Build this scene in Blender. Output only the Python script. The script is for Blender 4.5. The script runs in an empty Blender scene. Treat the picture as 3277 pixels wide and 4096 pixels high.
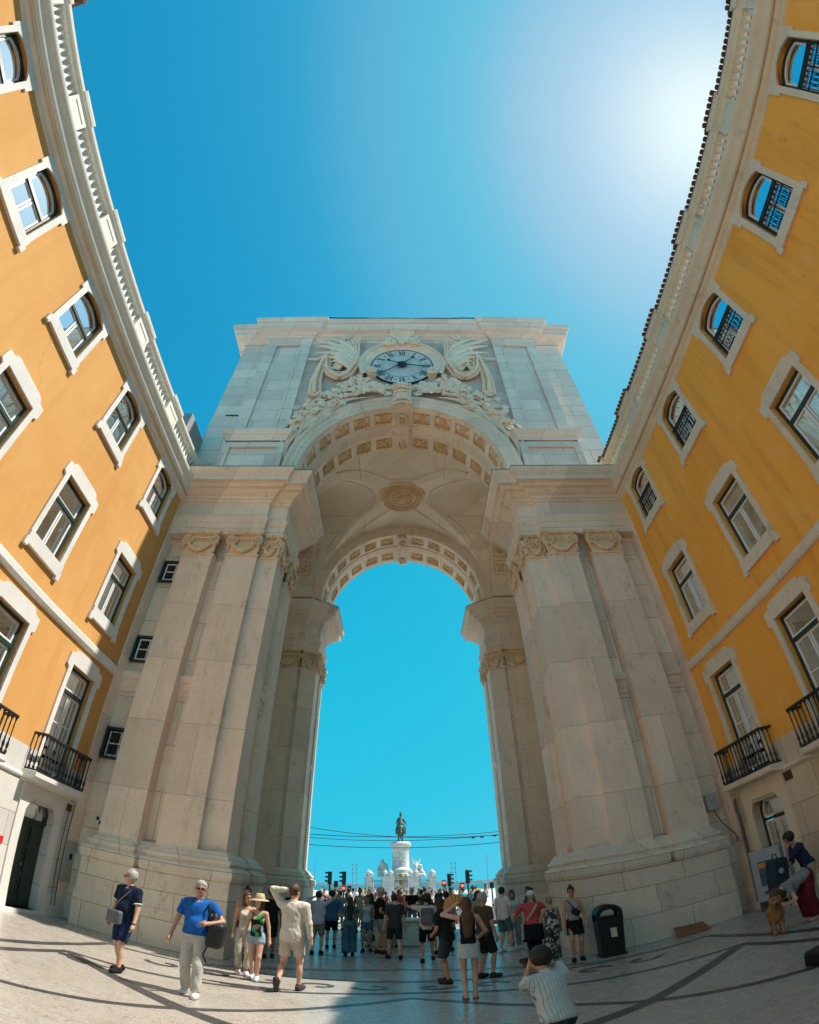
import bpy, bmesh, math, random
import numpy as np
from mathutils import Matrix, Vector
PI = math.pi
R = math.radians
SC = bpy.context.scene
COL = SC.collection
random.seed(7)
rng = np.random.default_rng(11)

# ------------------------------------------------------------------ objects
def tag(o, label=None, cat=None, group=None, kind=None):
    if label: o['label'] = label
    if cat: o['category'] = cat
    if group: o['group'] = group
    if kind: o['kind'] = kind
    return o

def thing(name, label, cat, loc=(0, 0, 0), rz=0.0, group=None):
    o = bpy.data.objects.new(name, None)
    o.empty_display_size = 0.2
    COL.objects.link(o)
    o.location = loc
    o.rotation_euler = (0, 0, rz)
    return tag(o, label, cat, group)

def dup(o, parent=None):
    c = o.copy()
    COL.objects.link(c)
    if parent is not None:
        c.parent = parent
    for ch in list(o.children):
        dup(ch, c)
    return c

def mesh_obj(name, v, f, m=None, parent=None, smooth=None, fix=True, fmat=None):
    me = bpy.data.meshes.new(name)
    me.from_pydata([tuple(p) for p in v], [], f)
    if isinstance(m, (list, tuple)):
        for x in m: me.materials.append(x)
        if fmat is not None:
            me.polygons.foreach_set('material_index', np.asarray(fmat, dtype=np.int32))
    elif m is not None:
        me.materials.append(m)
    if fix:
        b = bmesh.new(); b.from_mesh(me)
        bmesh.ops.recalc_face_normals(b, faces=b.faces)
        b.to_mesh(me); b.free()
    if smooth is not None:
        me.polygons.foreach_set('use_smooth', np.ones(len(me.polygons), dtype=bool))
        if smooth < 180: me.set_sharp_from_angle(angle=R(smooth))
    me.update()
    o = bpy.data.objects.new(name, me)
    COL.objects.link(o)
    if parent is not None: o.parent = parent
    return o

class MB:
    """collects pieces of one mesh; T maps local points to the object's space"""
    def __init__(s, T=None):
        s.v = []; s.f = []; s.T = T
    def add(s, vs, fs):
        n = len(s.v)
        s.v += [s.T(p) for p in vs] if s.T else [tuple(p) for p in vs]
        s.f += [tuple(n + i for i in q) for q in fs]
        return s
    def box(s, x0, x1, y0, y1, z0, z1):
        return s.add([(x0,y0,z0),(x1,y0,z0),(x1,y1,z0),(x0,y1,z0),(x0,y0,z1),(x1,y0,z1),(x1,y1,z1),(x0,y1,z1)],
                     [(0,3,2,1),(4,5,6,7),(0,1,5,4),(1,2,6,5),(2,3,7,6),(3,0,4,7)])
    def cbox(s, x0, x1, y0, y1, z0, z1, c=0.02):
        """box with bevelled long edges on all 12 sides"""
        b = bmesh.new(); bmesh.ops.create_cube(b, size=1)
        for q in b.verts:
            q.co = Vector(((x0+x1)/2+q.co.x*(x1-x0), (y0+y1)/2+q.co.y*(y1-y0), (z0+z1)/2+q.co.z*(z1-z0)))
        bmesh.ops.bevel(b, geom=b.edges[:], offset=c, segments=1, affect='EDGES')
        b.verts.index_update()
        s.add([tuple(q.co) for q in b.verts], [[q.index for q in f.verts] for f in b.faces]); b.free()
        return s
    def prism(s, poly, axis, a, b):
        """poly of 2-D points extruded along axis ('x','y','z') from a to b"""
        n = len(poly)
        def P(p, t): return {'x':(t,p[0],p[1]),'y':(p[0],t,p[1]),'z':(p[0],p[1],t)}[axis]
        vs = [P(p, a) for p in poly] + [P(p, b) for p in poly]
        return s.add(vs, [tuple(range(n))[::-1], tuple(range(n, 2*n))] + [(i,(i+1)%n,n+(i+1)%n,n+i) for i in range(n)])
    def sweep(s, path, prof, closed=False, cap=True):
        """profile (offset to the left of the path, z) carried along a plan path with mitred corners"""
        n = len(path); out = []
        for i, p in enumerate(path):
            d = []
            for a, b in ((i-1, i), (i, i+1)):
                if closed: a %= n; b %= n
                if a < 0 or b >= n: continue
                dx, dy = path[b][0]-path[a][0], path[b][1]-path[a][1]
                L = math.hypot(dx, dy)
                if L > 1e-9: d.append((-dy/L, dx/L))
            if len(d) == 2:
                mx, my = d[0][0]+d[1][0], d[0][1]+d[1][1]
                k = 2/max(mx*mx+my*my, 0.3); mx *= k; my *= k
            else: mx, my = d[0]
            out.append((mx, my))
        m = len(prof); vs = []
        for p, (mx, my) in zip(path, out):
            vs += [(p[0]+mx*q, p[1]+my*q, z) for q, z in prof]
        fs = []
        for i in range(n if closed else n-1):
            j = (i+1) % n
            fs += [(i*m+k, j*m+k, j*m+k+1, i*m+k+1) for k in range(m-1)]
        if cap and not closed:
            fs += [tuple(range(m)), tuple(range((n-1)*m, n*m))[::-1]]
        return s.add(vs, fs)
    def lathe(s, c, prof, n=12, sx=1.0, sy=1.0, ph=0.0):
        vs = []; m = len(prof)
        for i in range(n):
            a = 2*PI*i/n+ph
            vs += [(c[0]+r*sx*math.cos(a), c[1]+r*sy*math.sin(a), c[2]+z) for r, z in prof]
        fs = [(i*m+k, ((i+1)%n)*m+k, ((i+1)%n)*m+k+1, i*m+k+1) for i in range(n) for k in range(m-1)]
        fs += [tuple(i*m for i in range(n))[::-1], tuple(i*m+m-1 for i in range(n))]
        return s.add(vs, fs)
    def tube(s, pts, r, n=6, flat=1.0, up=(0, 1, 0)):
        """tube through points; r number or list; flat squashes it along `up`"""
        pts = [Vector(p) for p in pts]; m = len(pts)
        rr = r if isinstance(r, (list, tuple)) else [r]*m
        vs = []
        for i, p in enumerate(pts):
            t = (pts[min(i+1, m-1)]-pts[max(i-1, 0)]).normalized()
            u = Vector(up); u = u - t*u.dot(t)
            if u.length < 1e-3:
                u = t.orthogonal()
            u.normalize(); w = t.cross(u)
            for k in range(n):
                a = 2*PI*k/n
                vs.append(tuple(p + u*(rr[i]*flat*math.sin(a)) + w*(rr[i]*math.cos(a))))
        fs = [(i*n+k, i*n+(k+1)%n, (i+1)*n+(k+1)%n, (i+1)*n+k) for i in range(m-1) for k in range(n)]
        fs += [tuple(range(n))[::-1], tuple(range((m-1)*n, m*n))]
        return s.add(vs, fs)
    def ell(s, c, rx, ry, rz, nu=8, nv=5, M=None):
        vs = [(0, 0, -1)]
        for j in range(1, nv):
            b = -PI/2+PI*j/nv
            vs += [(math.cos(b)*math.cos(2*PI*i/nu), math.cos(b)*math.sin(2*PI*i/nu), math.sin(b)) for i in range(nu)]
        vs.append((0, 0, 1))
        o = []
        for p in vs:
            q = Vector((p[0]*rx, p[1]*ry, p[2]*rz))
            if M is not None: q = M @ q
            o.append((c[0]+q.x, c[1]+q.y, c[2]+q.z))
        fs = [(0, 1+(i+1)%nu, 1+i) for i in range(nu)]
        for j in range(nv-2):
            a = 1+j*nu
            fs += [(a+i, a+(i+1)%nu, a+nu+(i+1)%nu, a+nu+i) for i in range(nu)]
        a = 1+(nv-2)*nu
        fs += [(a+i, a+(i+1)%nu, len(vs)-1) for i in range(nu)]
        return s.add(o, fs)
    def build(s, name, m=None, parent=None, smooth=None, fix=True):
        return mesh_obj(name, s.v, s.f, m, parent, smooth, fix)

# ------------------------------------------------------------------ materials
class N:
    def __init__(s, name):
        s.m = bpy.data.materials.new(name); s.m.use_nodes = True
        s.t = s.m.node_tree; s.b = s.t.nodes['Principled BSDF']
    def n(s, typ, **kw):
        x = s.t.nodes.new('ShaderNode'+typ)
        for k, v in kw.items():
            if k.startswith('_'): setattr(x, k[1:], v)
            else: s.set(x.inputs[k.replace('__', ' ')], v)
        return x
    def set(s, i, v):
        if hasattr(v, 'is_output') or isinstance(v, bpy.types.NodeSocket): s.t.links.new(v, i)
        elif isinstance(v, (tuple, list)) and len(v) == 3 and i.type == 'RGBA': i.default_value = (*v, 1)
        else: i.default_value = v
    def pos(s, sc=(1, 1, 1), rot=(0, 0, 0), obj=False):
        g = s.n('TexCoord').outputs['Object'] if obj else s.n('NewGeometry').outputs['Position']
        mp = s.n('Mapping'); s.set(mp.inputs['Vector'], g); mp.inputs['Scale'].default_value = sc; mp.inputs['Rotation'].default_value = rot
        return mp.outputs[0]
    def noise(s, sc, det=4, rough=.6, vec=None, dist=0.0):
        x = s.n('TexNoise'); s.set(x.inputs['Vector'], vec if vec is not None else s.pos())
        x.inputs['Scale'].default_value = sc; x.inputs['Detail'].default_value = det; x.inputs['Roughness'].default_value = rough
        x.inputs['Distortion'].default_value = dist
        return x.outputs['Fac']
    def ramp(s, fac, *st):
        x = s.n('ValToRGB'); s.set(x.inputs[0], fac); e = x.color_ramp.elements
        while len(e) < len(st): e.new(0.5)
        for q, (p, c) in zip(e, st):
            q.position = p; q.color = (*c, 1) if isinstance(c, (tuple, list)) else (c, c, c, 1)
        return x.outputs[0]
    def mix(s, fac, a, b, typ='MIX'):
        x = s.n('MixRGB', _blend_type=typ); s.set(x.inputs[0], fac); s.set(x.inputs[1], a); s.set(x.inputs[2], b)
        return x.outputs[0]
    def math(s, op, a, b=0.0):
        x = s.n('Math', _operation=op); s.set(x.inputs[0], a); s.set(x.inputs[1], b)
        return x.outputs[0]
    def bump(s, h, st=.3, d=.02):
        x = s.n('Bump'); s.set(x.inputs['Height'], h); x.inputs['Strength'].default_value = st; x.inputs['Distance'].default_value = d
        s.t.links.new(x.outputs[0], s.b.inputs['Normal']); return s
    def out(s, col, rough=.7, spec=None, metal=None):
        s.set(s.b.inputs['Base Color'], col); s.set(s.b.inputs['Roughness'], rough)
        if spec is not None: s.b.inputs['Specular IOR Level'].default_value = spec
        if metal is not None: s.b.inputs['Metallic'].default_value = metal
        return s.m

def plain(name, c, rough=.6, spec=.4, metal=0, var=.15, sc=6.0):
    k = N(name); n = k.noise(sc, 3)
    d = tuple(x*(1-var) for x in c); l = tuple(min(1, x*(1+var)) for x in c)
    return k.out(k.ramp(n, (.3, d), (.7, l)), rough, spec, metal)

def stone(name, c, joints=True, bw=1.7, bh=.62, stain=.5, pits=.5, tint=(.50, .33, .15), mort=.012, rough=.8):
    """weathered limestone: ashlar blocks of slightly different tone, thin joints, rusty runs, dark pits"""
    k = N(name)
    P = k.n('NewGeometry').outputs['Position']
    sx = k.n('SeparateXYZ'); k.set(sx.inputs[0], P)
    u = k.math('ADD', sx.outputs[0], sx.outputs[1])
    cv = k.n('CombineXYZ'); k.set(cv.inputs[0], u); k.set(cv.inputs[1], sx.outputs[2])
    base = tuple(c)
    col = k.ramp(k.noise(.9, 5, .65), (.25, tuple(x*.86 for x in base)), (.75, tuple(min(1, x*1.06) for x in base)))
    h = k.noise(38, 4, .7)
    if joints:
        b = k.n('TexBrick'); k.set(b.inputs['Vector'], cv.outputs[0])
        b.inputs['Scale'].default_value = 1; b.inputs['Brick Width'].default_value = bw; b.inputs['Row Height'].default_value = bh
        b.inputs['Mortar Size'].default_value = mort; b.inputs['Mortar Smooth'].default_value = .3
        b.inputs['Color1'].default_value = (1, 1, 1, 1); b.inputs['Color2'].default_value = (.76, .75, .76, 1); b.inputs['Mortar'].default_value = (.32, .29, .25, 1)
        col = k.mix(.75, col, b.outputs['Color'], 'MULTIPLY')
    # rusty vertical runs
    st = k.noise(1.0, 5, .7, k.pos((2.6, 2.6, .28)))
    col = k.mix(k.math('MULTIPLY', k.ramp(st, (.5, 0.), (.78, 1.)), stain), col, tuple(a*.55+b*.45 for a, b in zip(tint, base)))
    # dark grime patches and pits
    g = k.noise(2.1, 6, .75, k.pos((1, 1, .6)))
    col = k.mix(k.math('MULTIPLY', k.ramp(g, (.56, 0.), (.72, 1.)), .45*pits), col, (.13, .11, .09))
    p = k.noise(26, 3, .6)
    col = k.mix(k.math('MULTIPLY', k.ramp(p, (.60, 0.), (.70, 1.)), .5*pits), col, (.16, .13, .10))
    k.bump(h, .25, .03)
    return k.out(col, rough, .25)

M = {}
def materials():
    # ochre stucco: faded patches, rain runs, repairs and a few hairline cracks
    def stucco(name, lo, hi, run, fade, dark, kr, kf, kd):
        k = N(name)
        col = k.ramp(k.noise(.33, 6, .62), (.3, lo), (.7, hi))
        s1 = k.noise(1.0, 5, .7, k.pos((1.7, 1.7, .13))); col = k.mix(k.math('MULTIPLY', k.ramp(s1, (.5, 0.), (.74, 1.)), kr), col, run)
        s2 = k.noise(.75, 6, .7, k.pos((1, 1, .7))); col = k.mix(k.math('MULTIPLY', k.ramp(s2, (.55, 0.), (.66, 1.)), kf), col, fade)
        s3 = k.noise(1.5, 7, .78); col = k.mix(k.math('MULTIPLY', k.ramp(s3, (.6, 0.), (.72, 1.)), kd), col, dark)
        dn = k.n('TexNoise'); k.set(dn.inputs['Vector'], k.pos()); dn.inputs['Scale'].default_value = 1.2; dn.inputs['Detail'].default_value = 6
        sc = k.n('VectorMath', _operation='SCALE'); k.set(sc.inputs[0], dn.outputs['Color']); sc.inputs['Scale'].default_value = 1.1
        av = k.n('VectorMath', _operation='ADD'); k.set(av.inputs[0], k.pos()); k.set(av.inputs[1], sc.outputs[0])
        vo = k.n('TexVoronoi', _feature='DISTANCE_TO_EDGE'); k.set(vo.inputs['Vector'], av.outputs[0]); vo.inputs['Scale'].default_value = .36
        cr = k.math('MULTIPLY', k.ramp(vo.outputs['Distance'], (.0, 1.), (.006, 0.)), k.ramp(k.noise(.5, 2), (.52, 0.), (.62, .22)))
        col = k.mix(cr, col, (.16, .075, .02))
        k.bump(k.noise(60, 3), .12, .02); return k.out(col, .85, .2)
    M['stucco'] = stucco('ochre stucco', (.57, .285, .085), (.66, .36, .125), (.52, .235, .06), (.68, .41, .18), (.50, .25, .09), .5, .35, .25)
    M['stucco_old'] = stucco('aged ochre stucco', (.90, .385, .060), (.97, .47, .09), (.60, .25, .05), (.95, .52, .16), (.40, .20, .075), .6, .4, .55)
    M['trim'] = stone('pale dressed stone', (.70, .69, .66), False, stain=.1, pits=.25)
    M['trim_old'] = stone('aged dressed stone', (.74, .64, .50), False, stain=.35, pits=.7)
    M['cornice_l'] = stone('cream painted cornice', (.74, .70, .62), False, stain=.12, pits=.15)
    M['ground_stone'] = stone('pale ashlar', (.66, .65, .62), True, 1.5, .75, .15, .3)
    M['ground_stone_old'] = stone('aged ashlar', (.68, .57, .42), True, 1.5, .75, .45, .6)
    M['arch'] = stone('arch limestone', (.93, .765, .60), True, 2.1, 1.24, .6, .7)
    M['arch_plain'] = stone('arch smooth limestone', (.94, .755, .60), True, 3.1, 1.83, .6, .8, mort=.007)
    M['arch_dirty'] = stone('arch plinth limestone', (.84, .72, .58), True, 1.55, .66, .5, 1.0)
    M['attic'] = stone('attic limestone', (.98, .77, .655), True, 1.9, .8, .25, .35, (.62, .42, .33))
    M['vault'] = stone('vault limestone', (.97, .82, .66), True, 1.5, .7, .35, .2, mort=.008)
    M['spandrel'] = stone('shade-toned attic field stone', (.74, .585, .52), True, 1.9, .8, .25, .35, (.62, .42, .33))  # attic stone darkened to stand in for self-shadow behind the relief
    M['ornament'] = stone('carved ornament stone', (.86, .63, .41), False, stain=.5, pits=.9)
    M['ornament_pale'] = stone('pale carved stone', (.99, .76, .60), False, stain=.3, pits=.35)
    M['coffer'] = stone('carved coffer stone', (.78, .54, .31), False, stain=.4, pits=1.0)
    # white marble clock face
    M['marble'] = plain('white marble', (.66, .61, .58), .45, .4, var=.08, sc=2)
    M['black_iron'] = plain('black iron', (.012, .014, .014), .45, .5, var=.3)
    M['green_paint'] = plain('dark green paint', (.018, .042, .038), .4, .5, var=.2)
    M['green_door'] = plain('dark green door paint', (.010, .026, .022), .35, .5, var=.25)
    M['white_paint'] = plain('white sash paint', (.78, .79, .80), .4, .5, var=.04)
    M['lead'] = plain('lead flashing', (.10, .11, .11), .5, .4, var=.2)
    M['dark_room'] = plain('unlit room', (.035, .032, .03), .9, .1)
    M['grey_render'] = plain('grey render', (.30, .29, .30), .85, .2, var=.12, sc=2)
    M['metal_box'] = plain('grey enamelled metal', (.42, .42, .40), .5, .4, var=.08)
    # white curtain, shade of its folds painted in as darker bands
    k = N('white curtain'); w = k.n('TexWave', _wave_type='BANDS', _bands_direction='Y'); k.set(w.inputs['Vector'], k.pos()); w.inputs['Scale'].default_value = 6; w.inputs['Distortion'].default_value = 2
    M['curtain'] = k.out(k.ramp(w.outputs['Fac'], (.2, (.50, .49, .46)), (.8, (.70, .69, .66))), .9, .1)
    # window glass: clear sheet with its mirror
    k = N('window glass'); t = k.t; gl = k.n('BsdfGlossy'); gl.inputs['Roughness'].default_value = .02; gl.inputs['Color'].default_value = (.92, .97, 1, 1)
    tr = k.n('BsdfTransparent'); tr.inputs['Color'].default_value = (.80, .88, .88, 1)
    fr = k.n('Fresnel'); fr.inputs['IOR'].default_value = 1.55
    ms = k.n('MixShader'); t.links.new(fr.outputs[0], ms.inputs[0]); t.links.new(tr.outputs[0], ms.inputs[1]); t.links.new(gl.outputs[0], ms.inputs[2])
    t.links.new(ms.outputs[0], t.nodes['Material Output'].inputs['Surface']); t.nodes.remove(k.b); M['glass'] = k.m
    # roof tiles
    k = N('clay roof tile'); n = k.noise(5, 4)
    M['tile'] = k.out(k.ramp(n, (.3, (.13, .10, .085)), (.7, (.33, .20, .14))), .85, .2)
    # limestone setts, worn and polished
    def setts(name, lo, hi, joint, rough_lo, rough_hi):
        k = N(name); P = k.pos()
        wv = k.n('TexNoise'); k.set(wv.inputs['Vector'], P); wv.inputs['Scale'].default_value = .8
        dv = k.n('VectorMath', _operation='SCALE'); k.set(dv.inputs[0], wv.outputs['Color']); dv.inputs['Scale'].default_value = .5
        av = k.n('VectorMath', _operation='ADD'); k.set(av.inputs[0], P); k.set(av.inputs[1], dv.outputs[0])
        vo = k.n('TexVoronoi', _feature='DISTANCE_TO_EDGE'); k.set(vo.inputs['Vector'], av.outputs[0]); vo.inputs['Scale'].default_value = 17; vo.inputs['Randomness'].default_value = .55
        vc = k.n('TexVoronoi'); k.set(vc.inputs['Vector'], av.outputs[0]); vc.inputs['Scale'].default_value = 17; vc.inputs['Randomness'].default_value = .55
        e = k.ramp(vo.outputs['Distance'], (.01, 0.), (.07, 1.))
        sep = k.n('SeparateColor'); k.set(sep.inputs[0], vc.outputs['Color'])
        col = k.mix(sep.outputs[0], lo, hi)
        big = k.noise(.45, 6, .7); col = k.mix(k.ramp(big, (.3, .0), (.75, .55)), col, tuple(x*.62 for x in lo))
        pk = k.noise(.9, 3); col = k.mix(k.ramp(pk, (.45, 0.), (.8, .35)), col, (hi[0]*.98, hi[1]*.80, hi[2]*.66))
        col = k.mix(k.math('SUBTRACT', 1.0, e), col, joint)
        k.bump(e, .12, .004)
        ro = k.n('MapRange'); k.set(ro.inputs[0], k.noise(1.7, 5, .7)); ro.inputs[1].default_value = .3; ro.inputs[2].default_value = .7
        ro.inputs[3].default_value = rough_lo; ro.inputs[4].default_value = rough_hi
        return k.out(col, ro.outputs[0], .55)
    M['setts'] = setts('polished limestone setts', (.41, .370, .325), (.50, .455, .405), (.25, .22, .19), .20, .36)
    M['setts_dark'] = setts('dark basalt setts', (.045, .047, .052), (.085, .088, .094), (.04, .036, .033), .28, .45)
    M['plaza'] = plain('pale plaza gravel', (.50, .47, .43), .85, .2, var=.06, sc=.3)
    M['asphalt'] = plain('asphalt', (.10, .10, .10), .8, .3, var=.15, sc=2)
    k = N('river water'); k.bump(k.noise(.5, 4, .6, k.pos((1, .3, 1))), .5, .5)
    M['water'] = k.out(k.ramp(k.noise(.01, 4, .5, k.pos((.4, 3, 1))), (.3, (.010, .10, .125)), (.7, (.02, .16, .18))), .35, .3)
    M['hill'] = plain('haze-blue wooded shore', (.10, .15, .17), .95, .05, var=.3, sc=.01)  # bluish base colour stands in for distance haze
    M['bronze'] = plain('green bronze', (.055, .085, .070), .55, .4, .35, var=.5, sc=3)
    M['statue_stone'] = stone('white monument stone', (.66, .63, .60), True, 1.2, .6, .2, .3)
    M['gilt'] = plain('gilded bronze', (.42, .24, .06), .45, .5, .4, var=.3, sc=4)
    M['cable'] = plain('dark cable', (.02, .02, .022), .6, .3)
    M['bin'] = plain('black plastic', (.012, .013, .013), .45, .2, var=.3, sc=3)
    M['plate'] = plain('pale metal plate', (.55, .50, .34), .5, .4)
    M['card'] = plain('brown cardboard', (.26, .125, .06), .9, .1, var=.25, sc=5)
    M['steel'] = plain('galvanised steel', (.25, .26, .27), .45, .5, .6)
    k = N('red signal lamp'); k.b.inputs['Emission Color'].default_value = (1, .05, .02, 1); k.b.inputs['Emission Strength'].default_value = 3.5
    M['red_lamp'] = k.out((.5, .02, .01), .4)
    M['red_sign'] = plain('red enamel', (.55, .02, .03), .4, .5, var=.05)
    M['white_ink'] = plain('white enamel', (.8, .8, .8), .4, .5, var=.02)
materials()
# ------------------------------------------------------------------ camera: wide fisheye-like lens
def camera():
    W, H = 3277., 4096.
    f, k3, k5, pit, yaw, roll, cy = 1889.52292, 0.21391, -0.07816, 0.82793, 0.02725, -0.02204, 1804.88518
    S = 36.0/H
    r = np.linspace(1e-3, 2900, 400); t = r/f
    for _ in range(40):
        t = t-(t+k3*t**3+k5*t**5-r/f)/(1+3*k3*t*t+5*k5*t**4)
    rm = r*S
    co = np.linalg.lstsq(np.stack([rm, rm**2, rm**3, rm**4], 1), t, rcond=None)[0]
    c = bpy.data.cameras.new('camera'); o = bpy.data.objects.new('camera', c); COL.objects.link(o); SC.camera = o
    c.type = 'PANO'; c.panorama_type = 'FISHEYE_LENS_POLYNOMIAL'
    c.fisheye_polynomial_k0 = 0
    for i in range(4): setattr(c, 'fisheye_polynomial_k%d' % (i+1), -co[i])
    c.fisheye_fov = R(180)
    c.sensor_fit = 'VERTICAL'; c.sensor_height = 36; c.sensor_width = 36*W/H
    c.shift_y = (cy-H/2)/H
    c.clip_start = .05; c.clip_end = 30000
    cr, sr = math.cos(roll), math.sin(roll); cp, sp = math.cos(pit), math.sin(pit); cw, sw = math.cos(yaw), math.sin(yaw)
    def w(d):
        d = (cr*d[0]-sr*d[1], sr*d[0]+cr*d[1], d[2])
        up = cp*d[1]+sp*d[2]; fw = cp*d[2]-sp*d[1]
        return Vector((cw*d[0]+sw*fw, cw*fw-sw*d[0], up))
    m = Matrix((w((1, 0, 0)), w((0, 1, 0)), -w((0, 0, 1)))).transposed().to_4x4()
    m.translation = (0, 0, 1.9); o.matrix_world = m
camera()

SUN_EL, SUN_AZ = 59.5, 86.0          # azimuth from the street axis (+Y) towards +X
def light():
    w = bpy.data.worlds.new('World'); SC.world = w; w.use_nodes = True
    t = w.node_tree; bg = t.nodes['Background']
    s = t.nodes.new('ShaderNodeTexSky'); s.sky_type = 'NISHITA'; s.sun_disc = False
    s.sun_elevation = R(SUN_EL); s.sun_rotation = R(SUN_AZ)
    s.altitude = 0; s.air_density = SKY.get('air', 1.0); s.dust_density = SKY['dust']; s.ozone_density = SKY['ozone']
    # look a little above the true horizon so that the thick white band there stays thin
    tc = t.nodes.new('ShaderNodeTexCoord'); sp = t.nodes.new('ShaderNodeSeparateXYZ'); cb = t.nodes.new('ShaderNodeCombineXYZ')
    def mth(op, a, b):
        m = t.nodes.new('ShaderNodeMath'); m.operation = op
        for i, x in enumerate((a, b)):
            if isinstance(x, (int, float)): m.inputs[i].default_value = x
            else: t.links.new(x, m.inputs[i])
        return m.outputs[0]
    t.links.new(tc.outputs['Generated'], sp.inputs[0])
    zz = sp.outputs[2]; up = mth('ADD', mth('MAXIMUM', zz, 0.0), mth('MULTIPLY', mth('POWER', mth('SUBTRACT', 1.0, mth('MAXIMUM', zz, 0.0)), 3.0), SKY['lift']))
    t.links.new(sp.outputs[0], cb.inputs[0]); t.links.new(sp.outputs[1], cb.inputs[1]); t.links.new(up, cb.inputs[2])
    nv = t.nodes.new('ShaderNodeVectorMath'); nv.operation = 'NORMALIZE'; t.links.new(cb.outputs[0], nv.inputs[0]); t.links.new(nv.outputs[0], s.inputs['Vector'])
    h = t.nodes.new('ShaderNodeHueSaturation'); h.inputs['Saturation'].default_value = SKY['sat']; h.inputs['Hue'].default_value = SKY['hue']
    def scale(k):
        v = t.nodes.new('ShaderNodeVectorMath'); v.operation = 'SCALE'; v.inputs['Scale'].default_value = k; return v
    g = 2**SKY['exp']; s1 = scale(SKY['str']*2**.8/4); s2 = scale(4/g/.12)
    cu = t.nodes.new('ShaderNodeRGBCurve')
    for c, pts in zip(cu.mapping.curves, SKY['curves']):
        while len(c.points) < len(pts): c.points.new(.5, .5)
        for p, (x, y) in zip(c.points, pts): p.location = (x/4, y/4)
    cu.mapping.use_clip = False; cu.mapping.update()
    t.links.new(s.outputs[0], h.inputs['Color']); t.links.new(h.outputs[0], s1.inputs[0]); t.links.new(s1.outputs[0], cu.inputs['Color'])
    t.links.new(cu.outputs[0], s2.inputs[0]); t.links.new(s2.outputs[0], bg.inputs['Color'])
    bg.inputs['Strength'].default_value = .12
    L = bpy.data.lights.new('sun', 'SUN'); L.energy = SKY['sun']; L.angle = R(.53); L.color = (1.0, .93, .82)
    o = bpy.data.objects.new('sun', L); COL.objects.link(o)
    d = Vector((math.cos(R(SUN_EL))*math.sin(R(SUN_AZ)), math.cos(R(SUN_EL))*math.cos(R(SUN_AZ)), math.sin(R(SUN_EL))))
    o.rotation_euler = d.to_track_quat('Z', 'Y').to_euler()
    o.location = (20, 0, 40)
    v = SC.view_settings; v.view_transform = 'Standard'; v.look = 'None'; v.exposure = SKY['exp']; v.gamma = 1
    SC.cycles.max_bounces = 12; SC.cycles.diffuse_bounces = 9; SC.cycles.transparent_max_bounces = 12
    SC.cycles.caustics_reflective = False; SC.cycles.caustics_refractive = False
    SC.cycles.sample_clamp_indirect = 8
    SC.cycles.use_denoising = True
SKY = dict(lift=.22, air=.5, dust=.45, ozone=6.0, sat=1.3, hue=.46, str=.15, sun=3.9, exp=.85, curves=(
    ((0, .008), (.03, .035), (.06, .10), (.11, .115), (.3, .30), (.55, .44), (1.0, .70), (1.5, 1.05), (4, 4)),
    ((0, 0), (.23, .345), (.335, .50), (.5, .57), (.85, .70), (1.2, .86), (1.7, 1.2), (4, 4)),
    ((0, 0), (.425, .60), (.565, .71), (.9, .80), (1.2, .88), (1.55, .95), (2.0, 1.3), (4, 4))))
light()

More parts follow.
